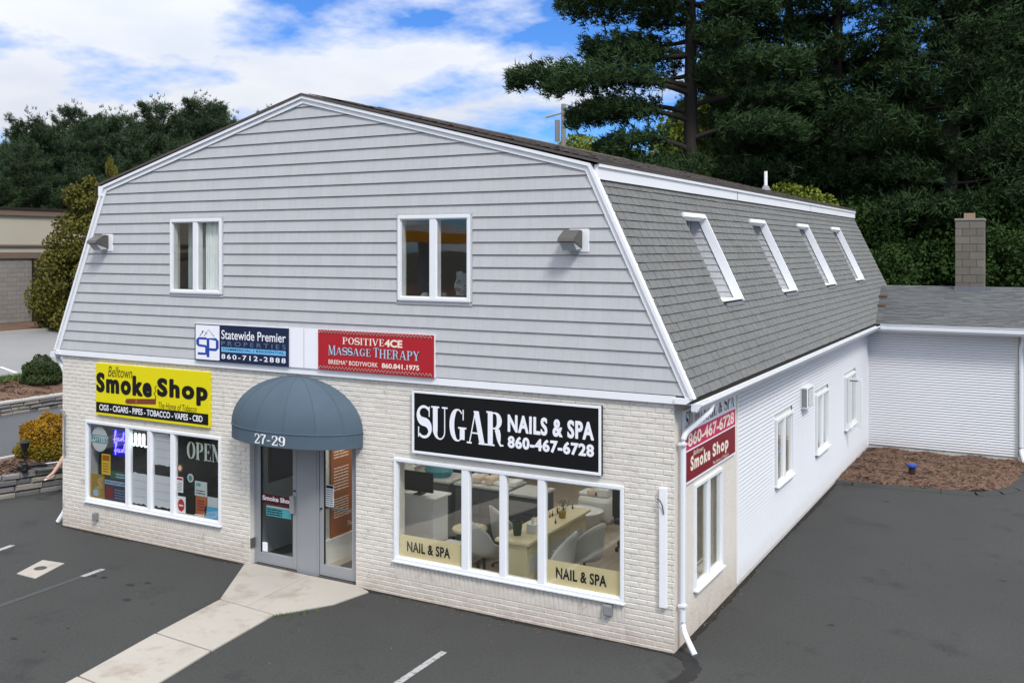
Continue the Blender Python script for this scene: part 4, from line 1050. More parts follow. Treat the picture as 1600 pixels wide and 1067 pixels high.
# standpipe in mulch bed
t = thing('standpipe', (1.36, 11.0, 0), 'short brown pipe with a bright blue cap in the mulch bed', 'standpipe')
MB().tube([(1.36, 11.0, 0), (1.36, 11.0, .26)], .068, 14).build('pipe', M_brnpipe, t)
MB().lathe([(.10, .255), (.105, .28), (.095, .31), (.05, .32)], (1.36, 11.0, 0), 14).build('cap', M_bluecap, t)

# ================================================================== SIGNS
def sign(name, box, pl, label, cat='sign', face=I_white, frame=None, fw=.03, w0=.0, w1=.05):
    u0, u1, v0, v1 = box
    c = pl((u0 + u1) / 2, v0, w1); t = thing(name, c, label, cat)
    MB().box(u0, u1, v0, v1, w0, w1, pl).build('panel', face, t, bevel=.003)
    if frame:
        b = MB(); e = w1 + .012
        b.box(u0 - .0, u1, v1 - fw, v1, w1, e, pl); b.box(u0, u1, v0, v0 + fw, w1, e, pl); b.box(u0, u0 + fw, v0 + fw, v1 - fw, w1, e, pl); b.box(u1 - fw, u1, v0 + fw, v1 - fw, w1, e, pl)
        b.build('frame', frame, t, bevel=.003)
    return t
def sub(box, f):   # fractions (x0,x1, ytop, ybottom from top)
    u0, u1, v0, v1 = box; W_, H_ = u1 - u0, v1 - v0
    return (u0 + f[0] * W_, u0 + f[1] * W_, v1 - f[3] * H_, v1 - f[2] * H_)
def rect(box, pl, w, m, parent, name='print'):
    return MB().box(*box, w - .001, w, pl).build(name, m, parent)
# Smoke Shop
Bx = (-10.35, -7.68, 2.04, 2.92); sg = sign('smoke_shop_sign', Bx, FRONT, 'yellow and black Belltown Smoke Shop sign with a cigar above the left shop window', 'sign', I_yellow)
rect(sub(Bx, (.004, .996, .75, .95)), FRONT, .053, I_black, sg, 'black_band')
text('Belltown', sub(Bx, (.117, .34, .04, .24)), FRONT, .053, I_olive, sg, shear=.25)
text('Smoke', sub(Bx, (.012, .51, .19, .545)), FRONT, .0535, I_black, sg, bold=.02, spacing=1.22, fat=.018)
text('Shop', sub(Bx, (.57, .985, .19, .60)), FRONT, .0535, I_black, sg, bold=.02, spacing=1.22, fat=.018)
cg = MB(); cb = sub(Bx, (.276, .55, .575, .72)); cg.prism([(cb[0], cb[2] + .02), (cb[0] + .04, cb[2] - .005), (cb[1], cb[3] - .09), (cb[1] + .01, cb[3]), (cb[0] + .03, cb[3] - .05)], .052, .054, FRONT); cg.build('cigar', I_brown, sg)
b = MB(); b.prism([(cb[0] + .25, cb[2] + .02), (cb[0] + .29, cb[2] + .024), (cb[0] + .30, cb[3] - .03), (cb[0] + .26, cb[3] - .034)], .0545, .0555, FRONT); b.build('cigar_band', I_or, sg)
strokes([[(0, 0), (.02, .2), (-.06, .4), (.03, .6), (-.02, .8), (.05, 1)]], .03, (cb[1] - .05, cb[1] + .03, cb[3], cb[3] + .22), FRONT, .0532, I_olive, sg, 'smoke_line')
text('The Home of Tobacco', sub(Bx, (.575, .90, .625, .74)), FRONT, .053, I_olive, sg, shear=.25)
text('CIGS - CIGARS - PIPES - TOBACCO - VAPES - CBD', sub(Bx, (.035, .95, .79, .905)), FRONT, .0545, I_white, sg, bold=.02)
# SUGAR
Bx = (-3.785, -.93, 2.047, 2.915); sg = sign('sugar_sign', Bx, FRONT, 'black SUGAR nails and spa sign with white frame above the right shop window', 'sign', I_black, M_white, .035)
In = (Bx[0] + .035, Bx[1] - .035, Bx[2] + .035, Bx[3] - .035)
serif_text('SUGAR', sub(In, (.015, .51, .20, .77)), FRONT, .054, I_white, sg, thick=.20, thin=.045, ser=.05)
text('NAILS & SPA', sub(In, (.535, .975, .225, .505)), FRONT, .054, I_white, sg, bold=.02, spacing=1.12, fat=.006)
text('860-467-6728', sub(In, (.535, .975, .575, .765)), FRONT, .054, I_white, sg, bold=.02, spacing=1.1, fat=.006)
# white backing board + blue + red signs
t = thing('sign_backer_board', (-5.7, -.06, 3.1), 'plain white board behind the blue and red signs above the awning', 'board')
MB().box(-7.97, -3.40, 3.106, 3.69, .046, .066, FRONT).build('panel', I_white, t)
MB().box(-5.722, -5.716, 3.11, 3.685, .0662, .0675, FRONT).build('seam', M_box, t)
Bx = (-7.955, -6.005, 3.105, 3.682); sg = sign('property_agency_sign', Bx, FRONT, 'navy Statewide Premier Properties sign with white SP logo square', 'sign', I_navy, None, w0=.067, w1=.085)
rect(sub(Bx, (.012, .278, .025, .965)), FRONT, .087, I_white, sg, 'logo_square')
lg = sub(Bx, (.02, .27, .36, .84))
strokes([[(.46, 1), (.06, 1), (.0, .9), (0, .62), (.06, .54), (.40, .5), (.46, .42), (.46, .1), (.40, 0), (0, 0)]], .15, (lg[0], lg[0] + .26, lg[2], lg[3]), FRONT, .088, I_blue, sg, 'logo')
strokes([[(.5, -.05), (.5, 1), (.92, 1), (1, .9), (1, .5), (.92, .4), (.5, .4)]], .15, (lg[1] - .26, lg[1] - .0, lg[2] - .03, lg[3]), FRONT, .0885, I_blue, sg, 'logo')
rf_ = sub(Bx, (.055, .225, .14, .33))
strokes([[(0, 0), (.28, .8), (.5, .35)], [(.3, 0), (.62, 1), (1, 0)], [(.18, .4), (.18, .85)]], .05, rf_, FRONT, .088, I_navy, sg, 'roof_logo')
text('Statewide Premier', sub(Bx, (.30, .975, .13, .375)), FRONT, .088, I_white, sg, bold=.008)
text('PROPERTIES', sub(Bx, (.30, .975, .43, .55)), FRONT, .088, I_steel, sg, spacing=1.5)
rect(sub(Bx, (.30, .975, .59, .72)), FRONT, .0875, I_cyan, sg, 'light_band')
text('COMMERCIAL | RESIDENTIAL', sub(Bx, (.315, .96, .615, .695)), FRONT, .0885, I_navy, sg, bold=.015, spacing=1.1)
text('860-712-2888', sub(Bx, (.30, .975, .775, .91)), FRONT, .088, I_white, sg, bold=.02, spacing=1.35)
Bx = (-5.435, -3.41, 3.105, 3.69); sg = sign('massage_sign', Bx, FRONT, 'red Positive4ce Massage Therapy sign with zigzag borders', 'sign', I_red, None, w0=.067, w1=.085)
for (f0, f1) in ((.015, .095), (.895, .98)):
    bb = sub(Bx, (.01, .99, f0, f1)); n_z = 34; zz = []
    for i in range(n_z * 2 + 1): zz.append((i / (2 * n_z) * 30, (i % 2) * 1.0))
    strokes([zz], .32, bb, FRONT, .0875, I_black, sg, 'zigzag'); bb = (bb[0], bb[1], bb[2] + .008, bb[3] + .004)
    strokes([zz], .14, bb, FRONT, .0885, I_cream, sg, 'zigzag')
serif_text('POSITIVE', sub(Bx, (.224, .59, .155, .33)), FRONT, .088, I_cream, sg, thick=.14, thin=.06)
text('4CE', sub(Bx, (.595, .745, .155, .34)), FRONT, .088, I_cream, sg, bold=.04)
for (dx, dz, mm, ww) in ((.006, -.006, I_black, .0872), (0, 0, I_pale, .0885)):
    for s_, f in (('M', (.095, .165, .375, .62)), ('ASSAGE', (.165, .475, .41, .60)), ('T', (.50, .545, .37, .60)), ('HERAPY', (.55, .888, .40, .62))):
        q = sub(Bx, f); serif_text(s_, (q[0] + dx, q[1] + dx, q[2] + dz, q[3] + dz), FRONT, ww, mm, sg, thick=.15 if mm is I_pale else .2, thin=.06 if mm is I_pale else .11)
text('BREEMA\u00b0 BODYWORK', sub(Bx, (.098, .537, .725, .84)), FRONT, .088, I_cream, sg, bold=.01)
text('860.841.1975', sub(Bx, (.57, .885, .725, .85)), FRONT, .088, I_cream, sg, bold=.03)
# side sign
Bx = (.28, 2.50, 1.955, 2.885); sg = sign('side_sign', Bx, SIDE, 'stacked white pink and maroon shop sign on the side wall by the corner', 'sign', I_white, None, w0=.001, w1=.03)
rect((.31, 2.47, 2.375, 2.60), SIDE, .032, I_pink, sg, 'pink_band'); rect((.31, 2.47, 1.985, 2.355), SIDE, .032, I_maroon, sg, 'maroon_band')
serif_text('STUDIO', (.34, .95, 2.65, 2.86), SIDE, .033, I_black, sg, thick=.17)
text('TANNING', (.34, .95, 2.615, 2.64), SIDE, .033, I_black, sg)if 0 else None
serif_text('NAIL & SPA', (1.02, 2.42, 2.64, 2.84), SIDE, .033, I_black, sg, thick=.16)
text('860-467-6728', (.42, 2.40, 2.405, 2.575), SIDE, .034, I_cream, sg, bold=.03)
text('Belltown', (.62, 1.02, 2.27, 2.335), SIDE, .034, I_cream, sg, shear=.25)
text('Smoke', (.52, 1.30, 2.10, 2.27), SIDE, .034, I_cream, sg, bold=.015, spacing=1.2, fat=.009)
text('Shop', (1.42, 2.12, 2.06, 2.27), SIDE, .034, I_cream, sg, bold=.015, spacing=1.2, fat=.009)
text('The Home of Tobacco', (1.42, 2.15, 2.0, 2.045), SIDE, .034, I_cream, sg, shear=.25)

# ================================================================== WINDOW GRAPHICS (smoke shop)
YG = -.035      # just behind the glass (outward w)
def sticker(name, box, m, label, cat='poster', pl=FRONT, w=YG, group=None):
    c = pl((box[0] + box[1]) / 2, box[2], w); t = thing(name, c, label, cat, group)
    MB().box(*box, w - .004, w, pl).build('sheet', m, t); return t
# lottery disc
t = thing('lottery_decal', (-10.365, -YG, 1.38), 'round silver lottery decal with teal lettering in the left shop window', 'decal')
b = MB(); b.prism([(-10.365 + .205 * math.cos(a * math.pi / 16), 1.60 + .215 * math.sin(a * math.pi / 16)) for a in range(32)], YG - .004, YG, FRONT); b.build('disc', I_lotr, t)
b = MB(); b.box(-10.585, -10.135, 1.535, 1.67, YG, YG + .003, FRONT); b.build('band', I_lott, t)
text('LOTTERY', (-10.58, -10.14, 1.545, 1.66), FRONT, YG + .005, I_lotr, t, bold=.03)
# neon
t = thing('neon_sign', (-9.9, .06, 1.35), 'blue cursive neon sign glowing behind the left pane of the smoke shop', 'neon sign')
MB().box(-10.07, -9.72, 1.34, 1.80, -.075, -.068, FRONT).build('backing', mat('neon_backing', (.01, .008, .16), .5, 0, emit=.9), t)
def ncurve(pts, n=5):
    out_ = []
    for i in range(len(pts) - 1):
        p0, p1, p2, p3 = pts[max(i - 1, 0)], pts[i], pts[i + 1], pts[min(i + 2, len(pts) - 1)]
        for k in range(n):
            u = k / n; out_.append(tuple(.5 * (2 * p1[j] + (p2[j] - p0[j]) * u + (2 * p0[j] - 5 * p1[j] + 4 * p2[j] - p3[j]) * u * u + (-p0[j] + 3 * p1[j] - 3 * p2[j] + p3[j]) * u ** 3) for j in (0, 1)))
    return out_ + [pts[-1]]
word1 = [(0, .3), (.12, .6), (.2, .95), (.12, .9), (.08, .1), (.14, .35), (.3, .5), (.28, .3), (.4, .32), (.45, .5), (.4, .3), (.55, .35), (.66, .52), (.62, .3), (.76, .5), (.86, .95), (.8, .35), (.95, .4)]
for (ox, oz) in ((-10.04, 1.54), (-10.02, 1.35)):
    MB().tube([(ox + x * .30, .062, oz + z * .24) for x, z in ncurve(word1)], .008, 6).build('tube', M_neonb, t)
t = thing('neon_sign', (-9.37, .06, 1.56), 'white tube neon sign of three joined loops in the second pane', 'neon sign')
lp = [(0, .12), (.06, .0), (.12, .12), (.12, .9), (.18, 1), (.22, .9), (.22, .15), (.3, 0), (.38, .15), (.38, .9), (.44, 1), (.5, .9), (.5, .15), (.58, 0), (.66, .15), (.66, .9), (.72, 1), (.78, .9), (.78, .1), (.86, 0), (1, .1)]
MB().tube([(-9.56 + x * .36, .062, 1.57 + z * .2) for x, z in ncurve(lp)], .011, 6).build('tube', M_neonw, t)
def lines_on(t, box, m, rows, w, pl=FRONT, seed=1, h=.5):
    rnd = random.Random(seed); u0, u1, v0, v1 = box; b = MB(); dv = (v1 - v0) / rows
    for r in range(rows):
        u = u0
        while u < u1 - .01:
            l = min(rnd.uniform(.1, .4) * (u1 - u0), u1 - u)
            b.quad(pl(u, v0 + dv * (r + (1 - h) / 2), w), pl(u + l, v0 + dv * (r + (1 - h) / 2), w), pl(u + l, v0 + dv * (r + .5 + h / 2), w), pl(u, v0 + dv * (r + .5 + h / 2), w)); u += l + .03 * (u1 - u0)
    return b.build('print_lines', m, t)
t = sticker('yellow_poster', (-10.31, -10.09, 1.01, 1.36), I_yel2, 'small upright yellow and orange poster below the round decal')
rect((-10.29, -10.11, 1.25, 1.34), FRONT, YG + .002, I_or, t); lines_on(t, (-10.28, -10.12, 1.04, 1.22), I_or, 4, YG + .002)
t = sticker('gold_poster', (-10.61, -10.24, .585, .99), I_gold, 'gold poster with pale scrollwork in the lower left corner of the window')
for s_ in range(4):
    strokes([ncurve([(0, 0), (.3, .5), (.1, 1), (.6, 1.4), (.4, 2), (.7, 2.5 + s_ * .1)])], .05, (-10.5 + s_ * .035, -10.34 + s_ * .025, .62, .95), FRONT, YG + .002 + s_ * .0005, I_creambrown, t, 'scroll')
rect((-10.52, -10.40, .62, .72), FRONT, YG + .0045, I_pline, t)
t = sticker('green_poster', (-10.09, -9.68, .96, 1.09), I_green, 'green tobacco poster strip above the purple one'); lines_on(t, (-9.95, -9.70, .98, 1.07), I_pline, 2, YG + .002, seed=4)
t = sticker('purple_poster', (-10.235, -9.66, .585, .95), I_purp, 'dark purple poster with a pale blue header at the foot of the left pane')
rect((-10.225, -9.68, .855, .925), FRONT, YG + .002, I_pline, t); lines_on(t, (-10.21, -9.70, .865, .915), I_purp, 2, YG + .003, seed=5); lines_on(t, (-9.98, -9.70, .62, .80), I_steel, 4, YG + .002, seed=6)
rect((-10.19, -10.03, .62, .81), FRONT, YG + .002, I_maroon, t)
def paper(box, label, rag):
    u0, u1, v0, v1 = box; rnd = random.Random(rag); c = FRONT((u0 + u1) / 2, v0, YG); t = thing('window_paper', c, label, 'paper')
    top = [(u0 + (u1 - u0) * i / 10, v1 - (rnd.random() * .02 if rag % 2 else 0) - (.10 * rnd.random() if rag == 3 and i > 7 else 0)) for i in range(10, -1, -1)]
    bot = [(u0 + (u1 - u0) * i / 10, v0 + rnd.random() * .025) for i in range(11)]
    MB().prism(bot + top, YG - .008, YG - .004, FRONT).build('sheet', I_paper, t)
    for k in range(3):
        vv = v0 + (v1 - v0) * (.25 + .25 * k); MB().box(u0 + .02, u1 - .02, vv, vv + .004, YG - .004, YG - .002, FRONT).build('crease', I_steel, t)
    return t
paper((-9.54, -9.135, .60, 1.13), 'tall grey paper sheet covering the bottom of the second pane', 1)
paper((-9.01, -8.595, 1.30, 1.84), 'torn grey paper sheet covering the top of the third pane', 3)
paper((-9.01, -8.595, .61, 1.14), 'wrinkled grey paper sheet covering the bottom of the third pane', 2)
t = thing('open_sign', (-7.9, .05, 1.49), 'pale serif OPEN lettering hung inside the right pane of the smoke shop', 'sign')
serif_text('OPEN', (-8.26, -7.52, 1.49, 1.77), FRONT, YG, I_grayl, t, thick=.19, thin=.05)
MB().box(-8.19, -7.51, 1.795, 1.825, -.5, -.46, FRONT).build('light_bar', I_grayl, t)
def disc(cx, cz, r, m, label, cat='decal', m2=None):
    t = thing('round_decal', (cx, -YG, cz - r), label, cat)
    MB().prism([(cx + r * math.cos(a * math.pi / 12), cz + r * math.sin(a * math.pi / 12)) for a in range(24)], YG - .004, YG, FRONT).build('disc', m, t)
    if m2: MB().prism([(cx + r * .6 * math.cos(a * math.pi / 10), cz + r * .6 * math.sin(a * math.pi / 10)) for a in range(20)], YG, YG + .002, FRONT).build('disc_centre', m2, t)
    return t
disc(-8.42, 1.315, .065, I_menu, 'small brown round decal near the middle of the OPEN pane', m2=I_cream)
disc(-8.18, 1.18, .07, I_lotr, 'small silver and teal round decal above the white notice', m2=I_lott)
t = sticker('red_notice', (-8.52, -8.345, .92, 1.17), I_white, 'white notice with a red heading at the left edge of the OPEN pane', 'notice'); rect((-8.505, -8.36, 1.12, 1.155), FRONT, YG + .002, I_redb, t); lines_on(t, (-8.50, -8.37, .94, 1.09), I_black, 6, YG + .002, h=.3)
t = sticker('red_oval_notice', (-8.49, -8.29, .59, .86), I_white, 'white notice with a big red oval low in the OPEN pane', 'notice')
MB().prism([(-8.39 + .075 * math.cos(a * math.pi / 12), .715 + .10 * math.sin(a * math.pi / 12)) for a in range(24)], YG, YG + .002, FRONT).build('oval', I_redb, t); rect((-8.44, -8.34, .70, .725), FRONT, YG + .003, I_white, t)
t = sticker('white_notice', (-8.08, -7.81, .915, 1.15), I_lotr, 'off white notice with small dark logos above the orange poster', 'notice'); rect((-8.05, -7.95, 1.07, 1.12), FRONT, YG + .002, I_teal, t); lines_on(t, (-8.05, -7.85, .94, 1.02), I_black, 2, YG + .002, h=.4, seed=8)
t = sticker('orange_poster', (-8.06, -7.815, .63, .91), I_or, 'rusty orange poster below the off white notice'); lines_on(t, (-8.02, -7.86, .68, .86), I_maroon, 4, YG + .002, seed=9)
t = sticker('pink_strip', (-8.08, -7.88, .585, .62), I_cream, 'narrow pink strip sticker under the orange poster', 'sticker'); lines_on(t, (-8.07, -7.89, .59, .615), I_redb, 1, YG + .002, seed=9)
t = sticker('white_sheet', (-7.80, -7.51, .77, .93), I_lotr, 'plain white sheet above the cyan poster in the corner of the OPEN pane', 'paper')
t = sticker('cyan_poster', (-7.86, -7.51, .585, .765), I_cy2, 'bright cyan poster in the lower right corner of the OPEN pane'); lines_on(t, (-7.83, -7.53, .60, .70), I_pline, 4, YG + .002, seed=11)
# door stickers
yd = -.108
t = sticker('door_name_strip', (-6.72, -6.08, .955, 1.095), I_dred, 'dark red Smoke Shop strip across the left entrance door', 'sticker', w=yd); text('Smoke Shop', (-6.70, -6.10, .98, 1.075), FRONT, yd + .002, I_white, t, bold=.04)
t = sticker('teal_sticker', (-6.62, -6.12, .77, .90), I_teal, 'teal sticker below the red strip on the left entrance door', 'sticker', w=yd); lines_on(t, (-6.60, -6.3, .78, .89), I_black, 3, yd + .002); rect((-6.62, -6.12, .905, .925), FRONT, yd, I_lotr, t)
t = sticker('paper_slip', (-6.70, -6.60, .21, .35), I_white, 'small white paper slip at the foot of the left entrance door', 'paper', w=yd)
t = sticker('hours_sticker', (-5.45, -5.30, 1.06, 1.38), I_lotr, 'white opening hours sticker on the right entrance door', 'sticker', w=yd)
rect((-5.44, -5.31, 1.33, 1.37), FRONT, yd + .002, I_black, t); lines_on(t, (-5.44, -5.31, 1.07, 1.32), I_black, 8, yd + .002, h=.4, seed=3)
t = sticker('salon_window_film', (-4.055, -3.015, .56, .862), I_film, 'cream NAIL & SPA film along the foot of the left salon pane', 'window film')
text('NAIL & SPA', (-3.93, -3.22, .64, .78), FRONT, YG + .002, I_black, t, bold=.012, spacing=1.08, fat=.003)
t = sticker('salon_window_film', (-1.725, -.705, .56, .862), I_film, 'cream NAIL & SPA film along the foot of the right salon pane', 'window film')
text('NAIL & SPA', (-1.60, -.90, .64, .78), FRONT, YG + .002, I_black, t, bold=.012, spacing=1.08, fat=.003)

# ================================================================== INTERIORS (parts of the building)
FZ = .05
MB().box(-5.9, -.26, .25, 9.0, .0, FZ).build('salon_floor', M_wood, BD)
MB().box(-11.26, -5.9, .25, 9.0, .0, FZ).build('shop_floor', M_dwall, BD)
MB().box(-11.26, -.26, .25, 9.0, 2.6, 2.66).build('ceiling', M_iwall, BD)
MB().box(-5.9, -.26, 8.9, 9.0, FZ, 2.6).build('salon_rear_wall', M_iwall, BD)
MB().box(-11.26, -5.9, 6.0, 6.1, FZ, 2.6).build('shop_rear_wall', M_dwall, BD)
MB().box(-.26, -.245, .25, 8.9, .6 - .02, .6).build('wall_ledge', M_iwall, BD)
b = MB(); wall_grid(b, .25, 8.9, FZ, 2.6, [sw[0], sw[1], sw[2]], -.262, -.245, SIDE); b.build('salon_side_lining', M_iwall, BD)
MB().box(-5.90, -5.75, .24, 3.2, FZ, 2.6).build('divider_wall', M_iwall, BD)
MB().box(-4.80, -4.72, .24, 1.35, FZ, 2.6).build('hall_partition', M_iwall, BD)
MB().box(-5.75, -5.7, .3, 3.1, FZ, .42).build('wainscot_bench', M_iwhite, BD)
MB().box(-5.5, -4.85, .35, 1.5, FZ, FZ + .012).build('door_mat', M_blk, BD)
MB().box(-6.8, -6.1, .35, 1.6, FZ, FZ + .012).build('door_mat', M_blk, BD)
MB().box(-7.02, -6.95, .24, 3.0, FZ, 2.6).build('shop_partition', M_iwall, BD)
MB().box(-7.0, -5.9, 2.2, 2.26, FZ, 1.0).build('low_partition', M_iwall, BD)
t = thing('menu_board', (-5.74, .9, .4), 'brown framed price menu board on the wall inside the right entrance door', 'menu board')
MB().box(.56, 1.62, .42, 2.02, -5.748, -5.72, SIDE).build('board', I_menu, t)
for k, (v0, v1) in enumerate(((1.62, 1.98), (1.12, 1.50), (.70, 1.02))):
    lines_on(t, (.62, .98, v0, v1), I_cream, 8, -5.718, SIDE, 20 + k, .35); lines_on(t, (1.10, 1.5, v0, v1), I_cream, 8, -5.718, SIDE, 30 + k, .35)
text('Thank You!', (.95, 1.3, .52, .60), SIDE, -5.718, I_cream, t, shear=.3)
t = thing('framed_poster', (-6.94, .8, 1.2), 'dark framed poster on the side wall inside the left entrance door', 'poster')
MB().box(.5, 1.4, 1.15, 2.0, -6.948, -6.925, SIDE).build('frame', M_blk, t); MB().box(.56, 1.34, 1.2, 1.95, -6.9245, -6.92, SIDE).build('sheet', I_purp, t)
# ceiling light panels
for i, (x, y) in enumerate([(-3.9, 1.6), (-1.7, 1.6), (-3.9, 3.8), (-1.7, 3.8), (-3.9, 6.2), (-1.7, 6.2), (-5.25, 1.0), (-5.2, 4.2)]):
    t = thing('ceiling_light', (x, y, 2.57), 'flush white ceiling light panel in the nail salon' if x > -5 else 'flush white ceiling light panel in the entrance hall', 'ceiling light', 'salon ceiling lights' if x > -5 else 'entrance hall ceiling lights')
    MB().box(x - .31, x + .31, y - .31, y + .31, 2.575, 2.5985).build('frame', M_iwhite, t); MB().box(x - .28, x + .28, y - .28, y + .28, 2.565, 2.5745).build('diffuser', M_panel, t)
t = thing('ceiling_light', (-8.8, 3.2, 2.57), 'dim square ceiling light panel in the smoke shop', 'ceiling light'); MB().box(-9.1, -8.5, 2.9, 3.5, 2.565, 2.598).build('diffuser', M_panel2, t)
t = thing('display_shelving', (-9.3, 3.2, 0), 'tall dark display shelving with small packets inside the smoke shop', 'shelving')
MB().box(-10.8, -7.4, 3.4, 3.8, .05, 2.0).build('case', M_dwall, t)
b = MB(); rnd = random.Random(4)
for r in range(6):
    x = -10.7
    MB().box(-10.8, -7.4, 3.1, 3.4, .25 + r * .3, .27 + r * .3).build('shelf', M_dgrey, t)
for nm, mm in (('packets', I_maroon), ('packets', I_gold), ('packets', I_steel)):
    b = MB()
    for r in range(6):
        for k in range(22):
            x = -10.7 + rnd.random() * 3.2; b.box(x, x + .07, 3.12, 3.18, .271 + r * .3, .38 + r * .3)
    b.build(nm, mm, t, kind='stuff')
# salon furniture
def cabinet(x0, x1, y0, y1, h, label, rows=4, m=M_dgrey, cols=1):
    t = thing('cabinet', ((x0 + x1) / 2, y0, FZ), label, 'cabinet')
    MB().box(x0, x1, y0, y1, FZ, h).build('case', m, t, bevel=.006); MB().box(x0 - .02, x1 + .02, y0 - .02, y1 + .02, h, h + .035).build('top', M_lgrey, t, bevel=.004)
    wc = (x1 - x0) / cols
    for c in range(cols):
        for r in range(rows):
            z0 = FZ + .06 + r * (h - FZ - .1) / rows; z1 = z0 + (h - FZ - .1) / rows - .02
            d = MB().box(x0 + c * wc + .02, x0 + (c + 1) * wc - .02, -z1, -z0, 0, 1, lambda u, v, wv: (u, y0 - .014 * wv, -v)).build('drawer', m, t)
            MB().lathe([(.014, 0), (.014, .02)], (x0 + (c + .5) * wc, y0 - .03, (z0 + z1) / 2), 8).build('knob', M_blk, d)
    return t
cabinet(-5.45, -4.72, 2.35, 2.95, 1.0, 'charcoal drawer cabinet furthest left behind the salon window')
cabinet(-4.60, -3.62, 2.35, 2.95, 1.0, 'charcoal drawer cabinet in the middle behind the second salon pane', cols=2)
cabinet(-3.50, -3.02, 2.2, 2.8, 1.0, 'narrow charcoal drawer cabinet furthest right of the cabinets')
t = thing('polish_rack', (-5.35, 3.3, 1.2), 'white wall rack with rows of red nail polish bottles', 'rack')
MB().box(-5.74, -5.70, 2.0, 3.3, 1.1, 2.3).build('back', M_iwhite, t)
for r in range(6): MB().box(-5.70, -5.62, 2.0, 3.3, 1.12 + r * .2, 1.135 + r * .2).build('shelf', M_iwhite, t)
b = MB(); rnd = random.Random(9)
for r in range(6):
    for k in range(24): y = 2.03 + k * .052; b.box(-5.69, -5.655, y, y + .032, 1.136 + r * .2, 1.20 + r * .2)
b.build('polish_bottles', M_redb, t, kind='stuff')
t = thing('towel_basket', (-5.1, 2.6, 1.04), 'woven teal basket of towels on the left cabinet', 'basket'); MB().lathe([(.16, 1.036), (.2, 1.14), (.17, 1.2), (.02, 1.22)], (-5.1, 2.62, 0), 14, 1.3, 1).build('basket', I_lott, t)
t = thing('towel_pile', (-4.2, 2.6, 1.04), 'pile of tan towels and cloths on the middle cabinet', 'towels')
rnd = random.Random(3)
for k in range(7): x = -4.5 + k * .13; MB().box(x, x + .16, 2.45 + rnd.random() * .1, 2.8, 1.037, 1.06 + rnd.random() * .12).build('towel', M_cloth if k % 2 else M_iwhite, t, bevel=.02)
t = thing('reception_counter', (-4.55, 1.2, FZ), 'white reception counter behind the left salon pane', 'counter')
MB().box(-4.70, -4.10, .95, 1.35, FZ, 1.12).build('body', M_iwhite, t, bevel=.005); MB().box(-4.70, -4.05, .92, 1.38, 1.12, 1.15).build('top', M_iwhite, t, bevel=.004)
t = thing('monitor', (-4.42, 1.05, 1.15), 'black monitor seen from behind on the white reception counter', 'monitor')
MB().box(-4.70, -4.16, 1.02, 1.05, 1.20, 1.50).build('screen', M_blk, t, bevel=.006); MB().box(-4.50, -4.36, 1.0, 1.14, 1.151, 1.165).build('foot', M_blk, t); MB().box(-4.45, -4.41, 1.051, 1.08, 1.165, 1.3).build('stem', M_blk, t)
t = thing('side_table', (-3.95, 1.75, FZ), 'low round cream side table behind the left salon pane', 'table')
MB().lathe([(.27, .50), (.28, .52), (.27, .54)], (-3.95, 1.75, 0), 22).build('table_top', M_cream, t); MB().lathe([(.16, FZ), (.03, .09), (.03, .5)], (-3.95, 1.75, 0), 12).build('pedestal', M_iwhite, t)
t = thing('bench', (-3.9, 1.1, FZ), 'white upholstered bench low behind the left salon pane', 'bench')
MB().box(-4.05, -3.45, .85, 1.30, .25, .48).build('seat', M_iwhite, t, bevel=.04)
for (x, y) in ((-4.0, .9), (-3.5, .9), (-4.0, 1.25), (-3.5, 1.25)): MB().box(x - .02, x + .02, y - .02, y + .02, FZ, .25).build('leg', M_dgrey, t)
t = thing('manicure_counter', (-2.55, 1.4, FZ), 'long cream manicure counter with glass insets running back from the salon window', 'counter')
MB().box(-2.76, -2.34, .62, 2.55, FZ, .80).build('body', M_cream, t, bevel=.005); MB().box(-2.82, -2.28, .56, 2.6, .80, .84).build('top', M_cream, t, bevel=.005)
for k in range(3): MB().box(.70 + k * .62, 1.18 + k * .62, .38, .62, -2.339, -2.333, SIDE).build('glass_inset', M_lens, t); MB().box(.70 + k * .62, 1.18 + k * .62, .66, .76, -2.339, -2.330, SIDE).build('drawer', M_cream, t)
t = thing('plant_pot', (-2.6, .85, .84), 'dark green ribbed pot at the front of the cream counter', 'pot'); MB().lathe([(.055, .841), (.075, 1.03), (.068, 1.03), (.06, .98)], (-2.62, .86, 0), 18).build('pot', M_greenp, t)
t = thing('tissue_box', (-2.5, 1.05, .84), 'white tissue box on the cream counter beside the pot', 'tissue box'); MB().box(-2.56, -2.43, 1.02, 1.16, .841, .96).build('box', M_iwhite, t, bevel=.004); MB().prism([(-2.52, .96), (-2.47, .96), (-2.48, 1.06), (-2.51, 1.04)], -1.10, -1.07, FRONT).build('tissue', M_iwhite, t)
t = thing('flower_pot', (-2.45, 1.9, .84), 'small gold pot of flowers further back on the cream counter', 'flower pot'); MB().lathe([(.05, .841), (.06, .94)], (-2.45, 1.95, 0), 12).build('pot', I_gold, t)
b = MB(); rnd = random.Random(6)
for k in range(60): a, r_ = rnd.random() * 6.28, rnd.random() * .1; x, y, z = -2.45 + r_ * math.cos(a), 1.95 + r_ * math.sin(a), .95 + rnd.random() * .14; b.quad((x, y, z), (x + .025, y, z + .01), (x + .02, y + .02, z + .02))
b.build('flowers', M_shrub, t)
